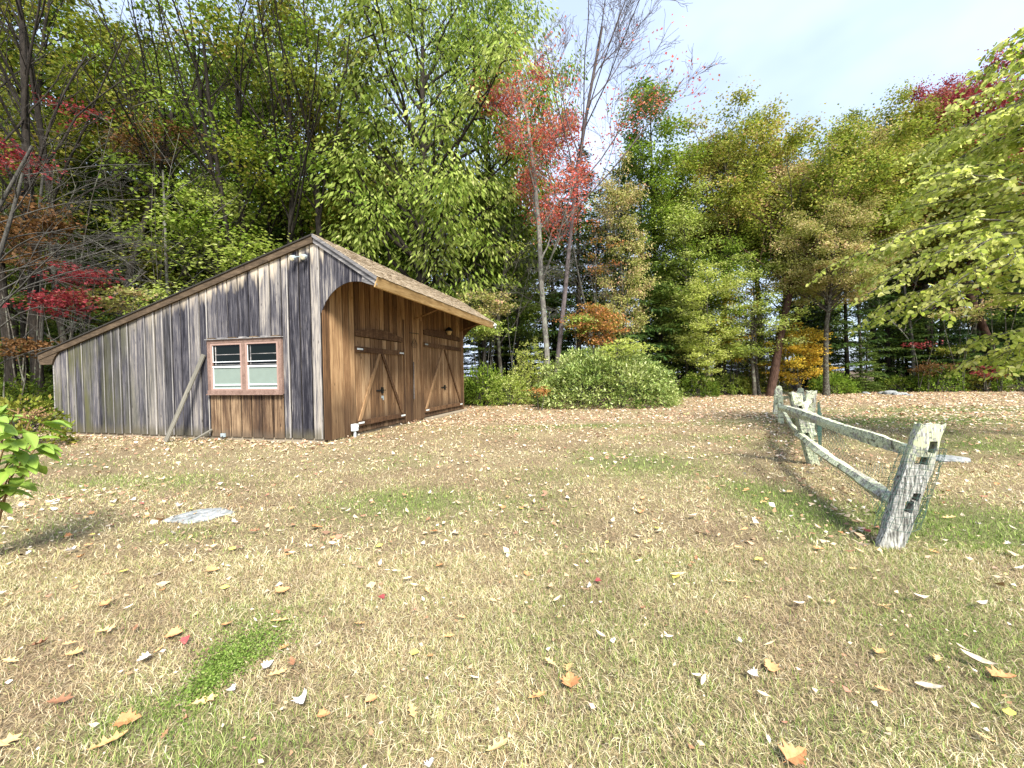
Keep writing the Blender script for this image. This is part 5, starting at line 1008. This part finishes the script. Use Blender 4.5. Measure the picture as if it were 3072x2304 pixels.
for k, px, py, s, lab, rz in [
 ('tan oak', 233, 1612, .17, 'large tan oak leaf at the lower left with a yellow tip', 1.1), ('tan oak', 5, 1612, .16, 'large tan leaf cut by the lower left edge of the view', 1.4), ('orange maple', 278, 1562, .12, 'broad pinkish tan leaf above the large oak leaf at the lower left', .3),
 ('tan oak', 162, 1413, .13, 'yellowish oak leaf on the dry grass left of the clover patch', .1), ('orange maple', 378, 1374, .12, 'upright orange oak leaf left of the clover patch', 0.), ('tan oak', 228, 1364, .14, 'pair of straw yellow leaf lobes left of the orange oak leaf', .2),
 ('brown oak', 85, 1394, .12, 'dark red-brown leaf near the left edge of the lawn', .4), ('brown oak', 130, 1520, .13, 'brown leaf above the lower left corner', .3), ('tan oak', 443, 1520, .13, 'tan leaf on the lower end of the clover patch', .7),
 ('white maple', 580, 1446, .07, 'white forked leaf on the clover patch', 1.), ('brown oak', 632, 1440, .09, 'brown curled leaf just right of the clover patch', -.9), ('tan oak', 612, 1405, .1, 'upright tan leaf at the upper right of the clover patch', 1.4), ('tan oak', 600, 1462, .12, 'olive tan folded leaf below the white forked leaf', .8),
 ('yellow', 486, 1273, .075, 'bright yellow round leaf above the clover patch', .4), ('yellow', 268, 1236, .09, 'bright yellow leaf on the lawn left of the round yellow one', .1), ('yellow', 820, 1181, .08, 'bright yellow leaf in the middle of the lawn', .3), ('yellow', 200, 1158, .07, 'small yellow leaf left of the flat stone', 0),
 ('orange maple', 459, 1237, .11, 'rust orange leaf between the flat stone and the clover patch', .5), ('orange maple', 611, 1281, .12, 'orange tan leaf right of the round yellow leaf', .9), ('tan oak', 605, 1345, .14, 'tan leaf directly above the clover patch', .5), ('brown oak', 550, 1150, .14, 'rust brown oak leaf right of the flat stone', .1),
 ('orange maple', 685, 1142, .14, 'tan orange leaf right of the rust brown oak leaf', .2), ('pale curl', 605, 1150, .13, 'cream curled leaf beside the rust brown oak leaf', .3), ('orange maple', 1232, 1480, .13, 'orange leaf standing up in the near middle of the lawn', 1.5), ('tan oak', 1160, 1512, .13, 'tan leaf left of the upright orange leaf', .6),
 ('tan oak', 1228, 1450, .12, 'tan leaf touching the upright orange leaf from above', 1.3), ('tan oak', 970, 1382, .09, 'yellow tan leaf in the middle of the near lawn', .6), ('tan oak', 890, 1545, .1, 'narrow yellow leaf at the bottom of the lawn', -1.1), ('orange maple', 700, 1553, .07, 'small orange leaf low in the middle left of the lawn', .2),
 ('pale curl', 1495, 1122, .19, 'large white curled leaf in the middle of the lawn', .3), ('tan oak', 1400, 1172, .12, 'tan folded leaf below the large white leaf', .4), ('yellow', 1419, 1144, .07, 'yellow round leaf left of the large white leaf', .8), ('tan oak', 1388, 1078, .11, 'cream oak leaf beyond the yellow round leaf', .9),
 ('tan long', 1465, 1247, .16, 'cream long leaf right of the middle of the lawn', .1), ('tan oak', 1575, 1263, .13, 'tan oak leaf on the right half of the lawn', .2), ('pale curl', 1725, 1313, .14, 'white curled leaf on the lawn left of the nearest post', .3), ('pale curl', 1985, 1302, .17, 'long white curled leaf below the nearest post', .1), 
 ('pale curl', 2120, 1316, .14, 'white leaf right of the long white curled one', .3), ('tan oak', 1900, 1415, .13, 'peach coloured leaf on the lawn at the lower right', .6), ('pale curl', 2110, 1440, .17, 'large pale grey leaf at the lower right', -.7), ('orange maple', 2170, 1475, .12, 'orange leaf beside the large pale grey leaf', -.3), 
 ('pale curl', 2010, 1490, .14, 'cream narrow leaf below the large pale grey leaf', -.6), ('orange maple', 1955, 1095, .12, 'orange leaf under the lower rail of the fence', .4), ('red', 1875, 1150, .08, 'small crimson leaf beside the nearest post', .3), ('orange maple', 1770, 1190, .1, 'orange brown leaf left of the nearest post', .2),
 ('tan oak', 2050, 1120, .14, 'tan orange oak leaf on the green grass behind the nearest post', -.5), ('orange maple', 1720, 1645, .12, 'orange leaf at the bottom edge of the lawn', .2), ('tan oak', 1075, 1625, .13, 'tan leaf at the bottom centre of the lawn', .5), ('yellow', 2180, 1545, .07, 'small yellow leaf near the lower right corner', .7),
 ('tan oak', 1650, 1085, .11, 'golden oak leaf in the green grass left of the fence', .2), ('tan oak', 1705, 1065, .13, 'golden tan leaf on the green patch by the fence', .3), ('pale curl', 1780, 1000, .13, 'pale leaf on the grass near the foot of the second post', .2)]:
    put_leaf(k, px, py, s, lab, rz)
ks = list(FK); wts = [.26, .13, .13, .17, .08, .045, .17, .015]
while count < 298:
    y = math.sqrt(rr.uniform(1.5**2, 5.6**2)); x = rr.uniform(-1.27, 1.27)*y
    if in_barn(np.array([x]), np.array([y]))[0]: continue
    k = rr.choices(ks, wts)[0]; put_leaf(k, 0, 0, rr.uniform(.045, .10), None, None, .35, (x, y))
print('tris', sum(len(o.data.polygons)*1.7 for o in scene.objects if o.type == 'MESH' and o.data.users == 1), sum(len(m.polygons) for m in D.meshes))
